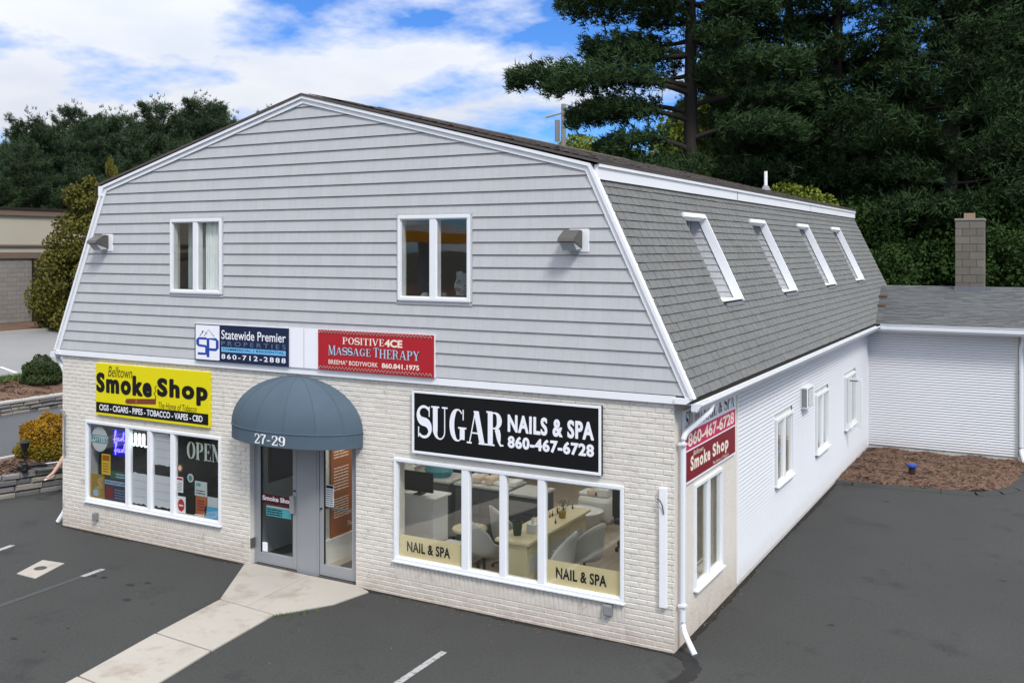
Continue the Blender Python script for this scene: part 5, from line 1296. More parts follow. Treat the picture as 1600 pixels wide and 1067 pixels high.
# grey shell chair (one mesh per part), copied
def shell_chair():
    t = thing('salon_chair', (0, 0, 0), 'light grey shell salon chair', 'chair', 'light grey salon chairs')
    b = MB(); nn, mm_ = 16, 7
    for j in range(mm_ + 1):
        v = j / mm_
        for i in range(nn + 1):
            a = R(-118 + 236 * i / nn); top = .48 + .36 * max(0, math.cos(a)) ** .6 + (.10 if abs(a) < 2.2 else 0)
            r_ = .20 + .075 * v ** .7; b.v.append((r_ * math.sin(a) * 1.1, r_ * math.cos(a), .42 + (top - .42) * v))
    for j in range(mm_):
        for i in range(nn): a = j * (nn + 1) + i; b.f.append((a, a + 1, a + nn + 2, a + nn + 1))
    o = b.build('shell', M_lgrey, t, smooth=True); md = o.modifiers.new('solid', 'SOLIDIFY'); md.thickness = .035
    MB().lathe([(.05, .40), (.22, .41), (.235, .45), (.21, .48), (.02, .485)], (0, 0, 0), 18).build('seat', M_lgrey, t, smooth=True)
    MB().lathe([(.02, .06), (.02, .41)], (0, 0, 0), 10).build('stem', M_blk, t)
    for k in range(5):
        a = k * 2 * math.pi / 5; lg_ = MB().tube([(0, 0, .09), (.25 * math.cos(a), .25 * math.sin(a), .05)], [.018, .012], 6).build('leg', M_blk, t)
        MB().lathe([(.02, 0), (.025, .02), (.02, .04)], (.25 * math.cos(a), .25 * math.sin(a), 0), 8).build('caster', M_blk, lg_)
    return t
chair = shell_chair()
labs = ['light grey shell chair front on at the second salon pane, left of the cream counter', 'light grey shell chair half hidden behind the left side of the cream counter', 'light grey shell chair facing away at the front of the right salon pane', 'light grey shell chair tight against the right side of the cream counter']
for i, (x, y, rz) in enumerate([(-3.25, 1.0, R(150)), (-3.25, 1.75, R(140)), (-1.88, 1.50, R(-100)), (-2.02, .85, R(-80))]):
    o = chair if i == 0 else copy_thing(chair, (x, y, FZ), rz, 1.0, labs[i], 'light grey salon chairs')
    o.location = (x, y, FZ); o.rotation_euler[2] = rz; o['label'] = labs[i]
t = thing('office_chair', (-1.92, 3.45, FZ), 'black office chair on casters at the right edge of the salon window', 'chair')
oc = (-1.92, 3.45)
MB().box(oc[0] - .25, oc[0] + .25, oc[1] - .25, oc[1] + .25, .47, .55).build('seat', M_blk, t, bevel=.035); MB().box(oc[0] - .24, oc[0] + .24, oc[1] - .31, oc[1] - .25, .60, 1.10).build('backrest', M_blk, t, bevel=.03)
MB().lathe([(.03, .12), (.03, .47)], (*oc, 0), 10).build('gas_lift', M_chrome, t)
for sx in (-1, 1): MB().tube([(oc[0] + sx * .26, oc[1] - .1, .5), (oc[0] + sx * .30, oc[1] - .1, .72), (oc[0] + sx * .30, oc[1] + .15, .73)], .02, 6).build('armrest', M_blk, t)
for k in range(5):
    a = k * 2 * math.pi / 5 + .3; l_ = MB().tube([(*oc, .15), (oc[0] + .3 * math.cos(a), oc[1] + .3 * math.sin(a), .11)], [.028, .018], 6).build('leg', M_blk, t); MB().lathe([(.025, FZ), (.032, .08), (.025, .11)], (oc[0] + .3 * math.cos(a), oc[1] + .3 * math.sin(a), 0), 8).build('caster', M_blk, l_)
t = thing('bottle_row', (-2.5, 1.5, .84), 'row of small nail polish bottles along the cream counter', 'bottles')
rnd = random.Random(19)
for k in range(16):
    x, y = -2.70 + rnd.random() * .3, 1.2 + k * .085; MB().lathe([(.014, .841), (.016, .88), (.006, .885), (.006, .92)], (x, y, 0), 8).build('bottle', (M_redb, M_greenp, M_iwhite, M_blk)[k % 4], t)
# pedicure stations at the back
for i, (x, y) in enumerate([(-3.1, 4.6), (-2.2, 5.2), (-3.2, 6.4)]):
    t = thing('pedicure_chair', (x, y, FZ), ['white pedicure spa chair with towels, nearest the window', 'white pedicure spa chair right of the middle of the salon', 'white pedicure spa chair furthest back in the salon'][i], 'spa chair', 'pedicure spa chairs')
    MB().box(x - .32, x + .32, y - .1, y + .5, FZ, .5).build('seat', M_iwhite, t, bevel=.08); MB().box(x - .32, x + .32, y + .5, y + .68, .3, 1.15).build('backrest', M_iwhite, t, bevel=.08)
    MB().lathe([(.26, FZ), (.34, .35), (.36, .38), (.28, .34), (.2, .15)], (x, y - .5, 0), 18).build('foot_basin', M_iwhite, t, smooth=True)
    for k in range(3): MB().box(x - .3 + k * .15, x - .1 + k * .18, y - .05, y + .3, .5, .56 + .04 * k).build('towel', M_cloth if k % 2 else M_iwhite, t, bevel=.02)
# upstairs rooms
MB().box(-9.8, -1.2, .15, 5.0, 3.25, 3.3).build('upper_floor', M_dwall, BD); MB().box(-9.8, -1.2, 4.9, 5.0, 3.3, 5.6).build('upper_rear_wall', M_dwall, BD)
MB().box(-9.8, -1.2, .15, 5.0, 5.6, 5.65).build('upper_ceiling', M_iwall, BD)
def curtain(x0, x1, z0, z1, y, label, m=M_curt):
    t = thing('curtain', ((x0 + x1) / 2, y, z0), label, 'curtain'); b = MB(); n = 40
    for i in range(n + 1):
        x = x0 + (x1 - x0) * i / n; yy = y + .018 * math.sin(i * 1.15) + .008 * math.sin(i * .5); b.v += [(x, yy, z0), (x, yy, z1)]
    for i in range(n): b.f.append((2 * i, 2 * i + 2, 2 * i + 3, 2 * i + 1))
    b.build('cloth', m, t, smooth=True); return t
curtain(-7.86, -7.42, 4.18, 5.32, .06, 'white curtain filling the right half of the left upstairs window')
curtain(-8.36, -8.0, 4.22, 5.30, .16, 'dim grey curtain in the left half of the left upstairs window', mat('dim_curtain', (.42, .47, .48), .9, .1))
t = thing('plastic_bag', (-3.1, .3, 4.2), 'crumpled clear plastic sheet low in the right upstairs window', 'plastic sheet')
b = MB(); rnd = random.Random(2)
for j in range(7):
    for i in range(7): b.v.append((-3.32 + i * .055, .28 + rnd.random() * .08, 4.22 + j * .055 + .02 * i * (.5 - rnd.random())))
for j in range(6):
    for i in range(6): a = j * 7 + i; b.f.append((a, a + 1, a + 8, a + 7))
b.build('sheet', mat('crumpled_plastic', (.22, .25, .28), .25, .2, 10), t)
t = thing('clutter_pile', (-3.75, .4, 4.15), 'small heap of clutter low in the left half of the right upstairs window', 'clutter')
for k in range(4): MB().lathe([(.06, 0), (.07, .06), (.03, .12)], (-3.85 + k * .09, .35 + .03 * k, 4.13), 9).build('item', (M_cloth, M_dgrey, M_redb, M_dgrey)[k], t)
MB().box(-4.1, -2.8, .2, .6, 4.08, 4.13).build('upper_sill_shelf', M_dwall, BD); MB().box(-8.6, -7.3, .2, .5, 4.08, 4.13).build('upper_sill_shelf', M_dwall, BD)
# blinds in side windows
for (y0, y1, zb, lb) in ((4.95, 5.95, 1.62, 'half lowered white blind in the nearest clapboard side window'), (8.03, 9.05, .98, 'lowered white blind in the second clapboard side window')):
    t = thing('window_blind', (-.1, (y0 + y1) / 2, 2.0), lb, 'blind')
    z = 2.03
    while z > zb: MB().box(y0, y1, z - .02, z, -.10, -.085, SIDE).build('slat', M_iwhite, t); z -= .045
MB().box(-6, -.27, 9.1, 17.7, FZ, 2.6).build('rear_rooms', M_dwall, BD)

# ================================================================== LEFT SIDE: stone walls, shrubs, tripod, person
def stone_wall(name, x_of, y0, y1, z0, z1, label, seed, thick=.4, rows=3, hmin=.1, step=(.2, .5), cap=False):
    rnd = random.Random(seed); t = thing(name, (x_of((y0 + y1) / 2), (y0 + y1) / 2, z0), label, 'stone wall')
    b = MB(); n = 20
    for i in range(n):
        ya, yb = y0 + (y1 - y0) * i / n, y0 + (y1 - y0) * (i + 1) / n
        b.prism([(x_of(ya) - .03, ya), (x_of(yb) - .03, yb), (x_of(yb) - thick, yb), (x_of(ya) - thick, ya)][::-1], z0 - .2, z1 - .03)
    b.build('core', M_stone[2], t)
    hs = [(z1 - z0) / rows * rnd.uniform(.85, 1.15) for _ in range(rows)]; s_ = sum(hs); hs = [h * (z1 - z0) / s_ for h in hs]
    z = z0; cnt = 0; spare = MB()
    for r in range(rows):
        y = y0 - rnd.random() * .3
        while y < y1:
            l = rnd.uniform(*step); ya, yb = max(y, y0), min(y + l - .02, y1)
            if yb - ya > .05:
                xf = x_of((ya + yb) / 2); sl = (x_of(yb) - x_of(ya)) / 2; p = rnd.uniform(.0, .045); za, zb = z + .008, z + hs[r] - .012 + rnd.gauss(0, .006)
                def ringv(bb, off, sh):
                    c = len(bb.v); g = sh
                    bb.v += [(xf - sl + off, ya + g, za + g), (xf + sl + off, yb - g, za + g + rnd.gauss(0, .006)), (xf + sl + off, yb - g, zb - g), (xf - sl + off, ya + g, zb - g + rnd.gauss(0, .006))]; return c
                bb = MB() if cnt < 280 else spare
                c0 = ringv(bb, -.2, 0); c1 = ringv(bb, p * .4, 0.0); c2 = ringv(bb, p + .012, .018)
                for ca, cb in ((c0, c1), (c1, c2)):
                    for k in range(4): q = (k + 1) % 4; bb.f.append((ca + k, ca + q, cb + q, cb + k))
                bb.f.append((c2, c2 + 1, c2 + 2, c2 + 3))
                if bb is not spare: bb.build('stone', M_stone[rnd.choice((0, 0, 1, 1, 2))], t); cnt += 1
            y += l
        z += hs[r]
    if spare.v: spare.build('stonework', M_stone[0], t, kind='stuff')
    return t
stone_wall('retaining_wall', WX, -4.0, 3.2, -.02, .47, 'low dry stone retaining wall beside the left side of the building', 3, rows=4, step=(.22, .55))
b = MB(); b.prism([(WX(-4) + .02, -4), (WX(3.2) + .02, 3.2), (WX(3.2) - .36, 3.2), (WX(-4) - .36, -4)][::-1], .462, .50)
UX = lambda y: -19.30
t = stone_wall('retaining_wall', UX, -2.0, 12.0, .62, .92, 'upper stone wall with concrete cap beyond the driveway', 5, rows=3, step=(.2, .5))
for i in range(28): MB().box(-19.68, -19.26, -2 + i * .5, -1.49 + i * .5 - .02, .925, .985).build('cap_stone', M_conc2, t, bevel=.01)

def leaf_cloud(n, pos, size, seed, aspect=.6, up=.0, tri=False):
    """vectorised leaf-sized faces around the given points (n x 3)"""
    r = np.random.default_rng(seed)
    d = r.normal(size=(n, 3)); d /= np.linalg.norm(d, axis=1, keepdims=True); d[:, 2] += up; d /= np.linalg.norm(d, axis=1, keepdims=True)
    e = np.cross(d, r.normal(size=(n, 3))); e /= np.linalg.norm(e, axis=1, keepdims=True)
    s = size * r.uniform(.55, 1.3, (n, 1))
    if tri:
        v = np.stack([pos - e * s * aspect / 2, pos + e * s * aspect / 2, pos + d * s], 1)
        f = np.arange(3 * n).reshape(n, 3)
    else:
        v = np.stack([pos - d * s / 2, pos + e * s * aspect / 2, pos + d * s / 2, pos - e * s * aspect / 2], 1); f = np.arange(4 * n).reshape(n, 4)
    return v.reshape(-1, 3), f
def mesh_np(name, v, f, m, parent=None, loc=(0, 0, 0)):
    me = bpy.data.meshes.new(name); k = f.shape[1]
    me.vertices.add(len(v)); me.vertices.foreach_set('co', v.astype(np.float32).ravel())
    me.loops.add(f.size); me.loops.foreach_set('vertex_index', f.astype(np.int32).ravel())
    me.polygons.add(len(f)); me.polygons.foreach_set('loop_start', np.arange(0, f.size, k, dtype=np.int32)); me.polygons.foreach_set('loop_total', np.full(len(f), k, dtype=np.int32))
    me.update(); me.materials.append(m)
    o = bpy.data.objects.new(name, me); link(o, parent, loc); return o
def shrub(name, c, rx, ry, rz_, n, size, m, label, seed, m2=None, flat=.0, cat='shrub'):
    r = np.random.default_rng(seed); t = thing(name, c, label, cat)
    d = r.normal(size=(n, 3)); d[:, 2] = np.abs(d[:, 2]) * 1.0; d /= np.linalg.norm(d, axis=1, keepdims=True)
    rad = 1 - .28 * r.random(n) ** 1.8
    lump = 1 + .09 * np.sin(d[:, 0] * 9 + seed) * np.sin(d[:, 1] * 8) + .05 * np.sin(d[:, 2] * 14 + seed)
    p = d * (rad * lump)[:, None] * np.array([rx, ry, rz_]); p[:, 2] = np.maximum(p[:, 2], .02)
    v, f = leaf_cloud(n, p, size, seed + 1); mid = d[:, 2] > .45
    if m2 is None: mesh_np('foliage', v, f, m, t, c)
    else:
        sel = (d[:, 2] + r.normal(0, .16, n)) > .42
        for nm, ss, mm in (('foliage', sel, m), ('foliage', ~sel, m2)):
            vv = v.reshape(n, 4, 3)[ss].reshape(-1, 3); mesh_np(nm, vv, np.arange(len(vv)).reshape(-1, 4), mm, t, c)
    b = MB()
    for k in range(7):
        a = k * .9; b.tube([(c[0], c[1], c[2] - .05), (c[0] + rx * .5 * math.cos(a), c[1] + ry * .5 * math.sin(a), c[2] + rz_ * .6)], [.02, .008], 5)
    b.build('stems', M_bark, t)
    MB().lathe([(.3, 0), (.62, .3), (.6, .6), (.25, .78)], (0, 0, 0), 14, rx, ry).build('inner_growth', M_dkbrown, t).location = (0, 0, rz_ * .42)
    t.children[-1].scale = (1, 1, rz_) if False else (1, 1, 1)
    return t
shrub('golden_shrub', (-14.45, 2.05, .50), .66, .72, .92, 15000, .055, M_gold, 'rounded golden orange shrub beside the building corner', 11, M_goldg)
shrub('green_shrub', (-20.55, 6.15, 1.18), .50, .55, .72, 9000, .06, M_shrub, 'small rounded dark green shrub on the upper mulch bank', 12)
# tripod lying on the wall
t = thing('tripod', (-13.7, 1.1, .5), 'folded tripod with black head and silver legs lying on the mulch by the stone wall', 'tripod')
for k, (dx, dz) in enumerate(((0, 0), (.02, .045), (-.03, .03))):
    MB().tube([(-13.66 + dx, 1.08, .55 + dz), (-13.30 + dx, 1.75, .57 + dz)], [.020, .017], 8).build('leg', M_chrome, t)
MB().lathe([(.05, 0), (.07, .05), (.05, .12), (.06, .16), (.02, .2)], (-13.74, .96, .47), 12).build('head', M_blk, t)
MB().box(-13.92, -13.70, .90, 1.04, .50, .60).build('mount', M_blk, t, bevel=.02)
MB().tube([(-13.72, 1.0, .58), (-13.60, 1.15, .60), (-13.52, 1.30, .58)], [.035, .045, .03], 8).build('hinge', M_blk, t)
MB().tube([(-13.85, .95, .56), (-14.0, .80, .50)], .012, 6).build('pan_handle', M_blk, t)
# garden lamp
t = thing('path_light', (-14.12, 1.22, .55), 'small black garden path lamp in front of the golden shrub', 'path light')
MB().tube([(-14.12, 1.22, .50), (-14.12, 1.22, .80)], .014, 6).build('stake', M_blk, t); MB().lathe([(.03, .78), (.055, .84), (.085, .94), (.10, .98), (.03, 1.03)], (-14.12, 1.22, 0), 10).build('lantern', M_blk, t)

# person seated on the wall: one skinned body
def skinned(name, verts, edges, radii, m, parent, c, sub=2, root=0):
    me = bpy.data.meshes.new(name); me.from_pydata(verts, edges, []); o = bpy.data.objects.new(name, me); COL.objects.link(o)
    md = o.modifiers.new('skin', 'SKIN'); sk = me.skin_vertices[0].data
    for i, r_ in enumerate(radii): sk[i].radius = (r_, r_) if not isinstance(r_, tuple) else r_; sk[i].use_root = (i == root)
    o.modifiers.new('sub', 'SUBSURF').levels = sub; o.modifiers['sub'].render_levels = sub
    dg = bpy.context.evaluated_depsgraph_get(); dg.update(); m2 = bpy.data.meshes.new_from_object(o.evaluated_get(dg)); bpy.data.objects.remove(o)
    m2.materials.clear(); m2.materials.append(m)
    for p in m2.polygons: p.use_smooth = True
    q = bpy.data.objects.new(name, m2); COL.objects.link(q); q.parent = parent; q.location = Vector((0, 0, 0)) - WL[parent.name]; WL[q.name] = Vector((0, 0, 0)); return q
PX_, PY_ = -13.42, 1.98
pr = thing('person', (PX_, PY_, .47), 'person in dark shorts sitting on the stone wall, one leg stretched past the corner', 'person')
hip = Vector((PX_, PY_, .60)); V3 = Vector
kneeA, ankA, toeA = V3((-13.17, 1.50, .83)), V3((-13.11, 1.13, .49)), V3((-13.08, .96, .43))
kneeB, ankB, toeB = V3((-13.02, 1.92, .58)), V3((-12.95, 1.90, .10)), V3((-12.78, 1.80, .05))
chest, neck, head = V3((PX_ - .03, PY_ + .05, 1.02)), V3((PX_, PY_ + .02, 1.17)), V3((PX_ + .03, PY_ - .03, 1.36))
fwd = V3((.7, -.7, 0)); sid = V3((.7, .7, 0))
vs2 = [hip, hip + V3((0, .01, .2)), chest, neck, head - V3((0, 0, .05)), head + V3((0, 0, .07)),
       hip - sid * .09, kneeA, kneeA.lerp(ankA, .3), ankA, toeA, hip + sid * .09, kneeB, kneeB.lerp(ankB, .3), ankB, toeB,
       chest - sid * .17 + V3((0, 0, .05)), chest - sid * .22 + fwd * .08 - V3((0, 0, .2)), hip - sid * .16 + fwd * .25 + V3((0, 0, .12)), hip - sid * .14 + fwd * .32 + V3((0, 0, .11)),
       chest + sid * .17 + V3((0, 0, .05)), chest + sid * .22 + fwd * .08 - V3((0, 0, .2)), hip + sid * .14 + fwd * .25 + V3((0, 0, .10)), hip + sid * .12 + fwd * .32 + V3((0, 0, .09))]
ed = [(0, 1), (1, 2), (2, 3), (3, 4), (4, 5), (0, 6), (6, 7), (7, 8), (8, 9), (9, 10), (0, 11), (11, 12), (12, 13), (13, 14), (14, 15), (2, 16), (16, 17), (17, 18), (18, 19), (2, 20), (20, 21), (21, 22), (22, 23)]
rd = [.13, .12, .14, .055, .085, .08, .085, .055, .057, .034, .026, .085, .055, .057, .034, .026, .05, .042, .03, .035, .05, .042, .03, .035]
skinned('body', vs2, ed, rd, M_skin, pr, hip)
for sgn, hb in ((-1, vs2[19]), (1, vs2[23])):
    for k in range(4):
        o_ = hb + sid * (.012 * (k - 1.5) * 1.3); skinned('finger', [o_, o_ + fwd * .045 - V3((0, 0, .01)), o_ + fwd * (.078 + .01 * (k in (1, 2))) - V3((0, 0, .035))], [(0, 1), (1, 2)], [.009, .008, .007], M_skin, pr, hip, 1)
    skinned('thumb', [hb - fwd * .02 - sid * sgn * .02, hb - sid * sgn * .045 + fwd * .015, hb - sid * sgn * .05 + fwd * .045], [(0, 1), (1, 2)], [.011, .009, .008], M_skin, pr, hip, 1)
skinned('shirt', [hip + V3((0, 0, .06)), hip + V3((0, .01, .22)), chest, neck - V3((0, 0, .03)), vs2[16], vs2[16].lerp(vs2[17], .6), vs2[20], vs2[20].lerp(vs2[21], .6)], [(0, 1), (1, 2), (2, 3), (2, 4), (4, 5), (2, 6), (6, 7)], [.15, .135, .155, .075, .065, .058, .065, .058], M_shirt, pr, hip)
skinned('shorts', [hip + V3((0, 0, .05)), hip, vs2[6], vs2[6].lerp(kneeA, .72), vs2[11], vs2[11].lerp(kneeB, .72)], [(0, 1), (1, 2), (2, 3), (1, 4), (4, 5)], [.145, .15, .10, .085, .10, .085], M_short, pr, hip)
skinned('hair', [head + V3((-.02, .02, .02)), head + V3((-.015, .015, .10))], [(0, 1)], [.095, .085], M_hair, pr, hip)
for (an, to) in ((ankA, toeA), (ankB, toeB)):
    d_ = (to - an).normalized(); skinned('sandal', [an - V3((0, 0, .045)) - d_ * .03, an.lerp(to, .5) - V3((0, 0, .035)), to + d_ * .06 - V3((0, 0, .01))], [(0, 1), (1, 2)], [(.034, .02), (.036, .018), (.03, .014)], M_sand, pr, hip, 1)
fd = fwd
for sx in (-1, 1): MB().lathe([(.012, -.012), (.012, .012)], (head + fd * .085 + sid * sx * .03 + V3((0, 0, .02))), 8).build('eye', M_blk, pr)
skinned('nose', [head + fd * .08 + V3((0, 0, .01)), head + fd * .10 - V3((0, 0, .015))], [(0, 1)], [.012, .014], M_skin, pr, hip, 1)

# ================================================================== BEIGE BUILDING (left)
bb_ = thing('beige_building', (-37, 10, 1.6), 'low flat roofed beige building with tan block base across the upper lot', 'building')
LF = lambda u, v, wv: (-36.2 + wv, u, v)
MB().box(-30, 40, 1.4, 4.45, -8, 0, LF).build('block_wall', M_mort2, bb_)
b = MB(); rnd = random.Random(3); nI = 0; cm = MB().box(0, .39, 0, .19, 0, .02, LF).build('block', M_cmu, bb_); cmm = cm.data
for r in range(14):
    y = 4.0 - (r % 2) * .2
    while y < 40:
        z = 1.63 + r * .2
        if nI < 299 and 10 < y < 22 and r > 0:
            o = cm if nI == 0 else bpy.data.objects.new('block', cmm)
            if nI: COL.objects.link(o); o.parent = bb_
            o.location = Vector((-36.19 + rnd.random() * .005, y + .195, z + .095)) - WL[bb_.name]; nI += 1
        elif y > 4: b.box(y, y + .39, z, z + .19, 0, .02, LF)
        y += .4
b.build('block_courses', M_cmu, bb_, kind='stuff')
MB().box(-30.1, 40.1, 4.45, 4.72, -8.1, .10, LF).build('brown_ledge', M_brownb, bb_); MB().box(-30.1, 40.1, 4.72, 4.98, -8.1, .05, LF).build('pale_ledge', M_beige, bb_); MB().box(-30.1, 40.1, 4.98, 5.06, -8.1, .14, LF).build('thin_ledge', M_brownb, bb_)
MB().box(-30.1, 40.1, 5.06, 6.35, -8.1, .04, LF).build('stucco_wall', M_beige, bb_); MB().box(-30.2, 40.2, 6.35, 6.62, -8.2, .16, LF).build('coping', M_brownb, bb_); MB().box(-30.3, 40.3, 6.62, 6.70, -8.3, .22, LF).build('roof_edge', M_dkbrown, bb_)
MB().box(16.75, 17.05, 1.6, 4.45, .02, .2, LF).build('downpipe', M_dkbrown, bb_); MB().box(8, 8.3, 1.6, 4.45, .02, .2, LF).build('downpipe', M_dkbrown, bb_)

# utility pole behind the roof
C0 = Vector(cam.location); FW = Vector((-math.sin(R(29.006)), math.cos(R(29.006)), 0)); RT = Vector((math.cos(R(29.006)), math.sin(R(29.006)), 0))
def ground_at(bearing, dist):     # bearing = tan of the angle right of the street axis
    p = C0 + FW * dist + RT * bearing * dist; return (p.x, p.y, 0)
px = lambda u: (u - 799.5) / 1530.4
p = ground_at(px(880), 55); t = thing('utility_pole', p, 'weathered wooden utility pole with a short crossarm beyond the roof', 'utility pole')
MB().tube([(p[0], p[1], 0), (p[0], p[1], 13.0)], [.17, .13], 10).build('pole', M_pole, t)
a = RT; MB().tube([Vector((p[0], p[1], 12.5)) - a * 1.0 - Vector((0, 0, .25)), Vector((p[0], p[1], 12.6)) + a * .3], .05, 6).build('crossarm', M_pole, t)
q = Vector((p[0], p[1], 0)) - a * .35; MB().tube([(q.x, q.y, 10.9), (q.x, q.y, 12.1)], .14, 10).build('transformer', M_box, t)

# ================================================================== TREES
def bezier(p0, p1, p2, n):
    t = np.linspace(0, 1, n)[:, None]; return (1 - t) ** 2 * p0 + 2 * t * (1 - t) * p1 + t * t * p2
def tubes_np(paths, n=5):
    V_, F_ = [], []; base = 0
    for P, r0, r1 in paths:
        k = len(P); d = np.gradient(P, axis=0); d /= np.linalg.norm(d, axis=1, keepdims=True) + 1e-9
        up = np.array([0, 0, 1.]) if abs(d[0, 2]) < .9 else np.array([1., 0, 0]); a = np.cross(d, up); a /= np.linalg.norm(a, axis=1, keepdims=True) + 1e-9; b_ = np.cross(d, a)
        rr = np.linspace(r0, r1, k)[:, None]
        for j in range(n): th = 2 * math.pi * j / n; V_.append(P + a * rr * math.cos(th) + b_ * rr * math.sin(th))
        for i in range(k - 1):
            for j in range(n): q = (j + 1) % n; F_.append((base + j * k + i, base + q * k + i, base + q * k + i + 1, base + j * k + i + 1))
        base += n * k
    return np.concatenate(V_), np.array(F_)
def pine(seed, H_, rad, z0f, label, cat, group, n_tuft=9000, m=M_pine, blade=.30, top_round=False, blades=9, boughs=()):
    r = np.random.default_rng(seed); t = thing('pine_tree', (0, 0, 0), label, cat, group)
    lean = r.normal(0, .25, 2); trunk = bezier(np.zeros(3), np.array([lean[0], lean[1], H_ * .5]), np.array([lean[0] * 1.5, lean[1] * 1.5, H_]), 14)
    paths = [(trunk, .017 * H_, .03)]; anchors = []
    if r.random() < .5:
        tz = H_ * r.uniform(.35, .5); i0 = int(tz / H_ * 13); tw_ = r.normal(0, 1, 2); tw_ /= np.linalg.norm(tw_)
        paths.append((bezier(trunk[i0], trunk[i0] + np.array([tw_[0] * 1.2, tw_[1] * 1.2, 2.]), np.array([trunk[-1][0] + tw_[0] * 2, trunk[-1][1] + tw_[1] * 2, H_ * .93]), 10), .01 * H_, .03))
    z = H_ * z0f; a0 = r.random() * 6
    while z < H_ * .985:
        u = (z / H_ - z0f) / (1 - z0f)
        prof = (math.sqrt(max(0, 1 - (max(u - .25, 0) / .78) ** 2)) if top_round else (1 - u) ** .62 + .05) * (.70 + .3 * min(u / .18, 1))
        nb = r.integers(3, 6); c = np.array([np.interp(z, trunk[:, 2], trunk[:, 0]), np.interp(z, trunk[:, 2], trunk[:, 1]), z])
        for k in range(nb):
            a = a0 + 2 * math.pi * k / nb + r.normal(0, .3); L = rad * prof * r.uniform(.45, 1.12)
            if L < .5: L = .5
            dr = np.array([math.cos(a), math.sin(a), 0]); rise = L * (r.uniform(-.22, .26) + .35 * u)
            P = bezier(c, c + dr * L * .5 + np.array([0, 0, rise * .2 - L * .05]), c + dr * L + np.array([0, 0, rise]), 9)
            paths.append((P, .010 * H_ * (1 - u * .7) * .38 + .012, .012)); anchors.append((P, L, dr))
        a0 += 1.1; z += H_ * r.uniform(.022, .042)
    for (bz, ba, bl, brise) in boughs:     # long lower limbs reaching out over the roof
        dr = np.array([math.cos(ba), math.sin(ba), 0]); c = np.array([0, 0, bz - .5]); P = bezier(c, c + dr * bl * .5 + np.array([0, 0, .9]), c + dr * bl + np.array([0, 0, brise]), 9)
        paths.append((P, .13, .015)); anchors.append((P, bl * 1.7, dr))
    v, f = tubes_np(paths, 6); mesh_np('trunk', v, f, M_bark, t)
    tot = sum(a[1] for a in anchors); pts = []; outd = []
    for P, L, dr in anchors:
        n = max(6, int(n_tuft * L / tot)); tt = .22 + .78 * r.random(n) ** .75; idx_ = tt * (len(P) - 1); i = np.minimum(idx_.astype(int), len(P) - 2); fr = (idx_ - i)[:, None]
        c = P[i] * (1 - fr) + P[i + 1] * fr; side_ = np.array([-dr[1], dr[0], 0])
        wd = min(L * .30, 2.0) * np.sin(np.clip(tt, 0, 1) * math.pi * .86 + .25)
        # side twigs cluster
        tw = r.integers(0, 7, n); lat = np.where(tw % 2, 1, -1) * (tw / 7 + .12) * wd * 1.15 + r.normal(0, .16, n)
        c = c + side_ * lat[:, None] + dr * (np.abs(lat) * .35)[:, None]; c[:, 2] += r.normal(0, .20, n) + .10 - np.abs(lat) * .06
        pts.append(c); outd.append(np.tile(dr, (n, 1)))
    pts = np.concatenate(pts); outd = np.concatenate(outd)
    pts = np.concatenate([pts, trunk[-1] + r.normal(0, [.3, .3, .5], (40, 3))]); outd = np.concatenate([outd, np.tile([0, 0, 1.], (40, 1))])
    n = len(pts); nbld = blades; P = np.repeat(pts, nbld, 0); D = np.repeat(outd, nbld, 0); N_ = len(P)
    d = r.normal(size=(N_, 3)) * .75 + D * .8; d[:, 2] += .45; d /= np.linalg.norm(d, axis=1, keepdims=True)
    e = np.cross(d, r.normal(size=(N_, 3))); e /= np.linalg.norm(e, axis=1, keepdims=True); s_ = blade * r.uniform(.5, 1.2, (N_, 1)); wdt = .028
    P = P + r.normal(0, .05, P.shape)
    v = np.stack([P - e * wdt, P + e * wdt, P + d * s_], 1).reshape(-1, 3); mesh_np('crown', v, np.arange(3 * N_).reshape(-1, 3), m, t)
    return t
def broadleaf(seed, H_, rad, label, cat, group, n=16000, m=M_dec, leaf=.20, z0f=.3, name='broadleaf_tree', cone=False, core=False):
    r = np.random.default_rng(seed); t = thing(name, (0, 0, 0), label, cat, group)
    trunk = bezier(np.zeros(3), np.array([*r.normal(0, .3, 2), H_ * .4]), np.array([*r.normal(0, .5, 2), H_ * .8]), 8); paths = [(trunk, .016 * H_, .03)]; cl = []
    nc = 46
    for k in range(nc):
        if cone:
            u = r.random() ** .8; zz_ = H_ * (.06 + .92 * u); rr = rad * math.sqrt(max(0, 1 - u ** 1.9)) * r.uniform(.35, .85); a = r.random() * 6.28; c = np.array([rr * math.cos(a), rr * math.sin(a), zz_]); cr_ = rad * (.42 - .26 * u)
        else:
            d = r.normal(size=3); d /= np.linalg.norm(d); q = r.random() ** .45; c = np.array([d[0] * rad * q * .8, d[1] * rad * q * .8, H_ * (z0f + 1) / 2 + d[2] * q * H_ * (1 - z0f) / 2 * .82]); cr_ = rad * r.uniform(.16, .34)
        cl.append((c, cr_)); b0 = trunk[min(int(max(c[2] * .6, 0) / (H_ * .8) * 7), 7)]; paths.append((bezier(b0, (b0 + c) / 2 + np.array([0, 0, .3]), c, 6), .03, .01))
    v, f = tubes_np(paths, 5); mesh_np('trunk', v, f, M_bark, t)
    wts = np.array([c[1] ** 2 for c in cl]); wts /= wts.sum(); P = []
    for (c, cr_), w_ in zip(cl, wts):
        k = int(n * w_); d = r.normal(size=(k, 3)); d /= np.linalg.norm(d, axis=1, keepdims=True); P.append(c + d * cr_ * (r.random((k, 1)) ** .33) * np.array([1, 1, .8]))
    P = np.concatenate(P); v, f = leaf_cloud(len(P), P, leaf, seed + 3, .7); mesh_np('crown', v, f, m, t); return t
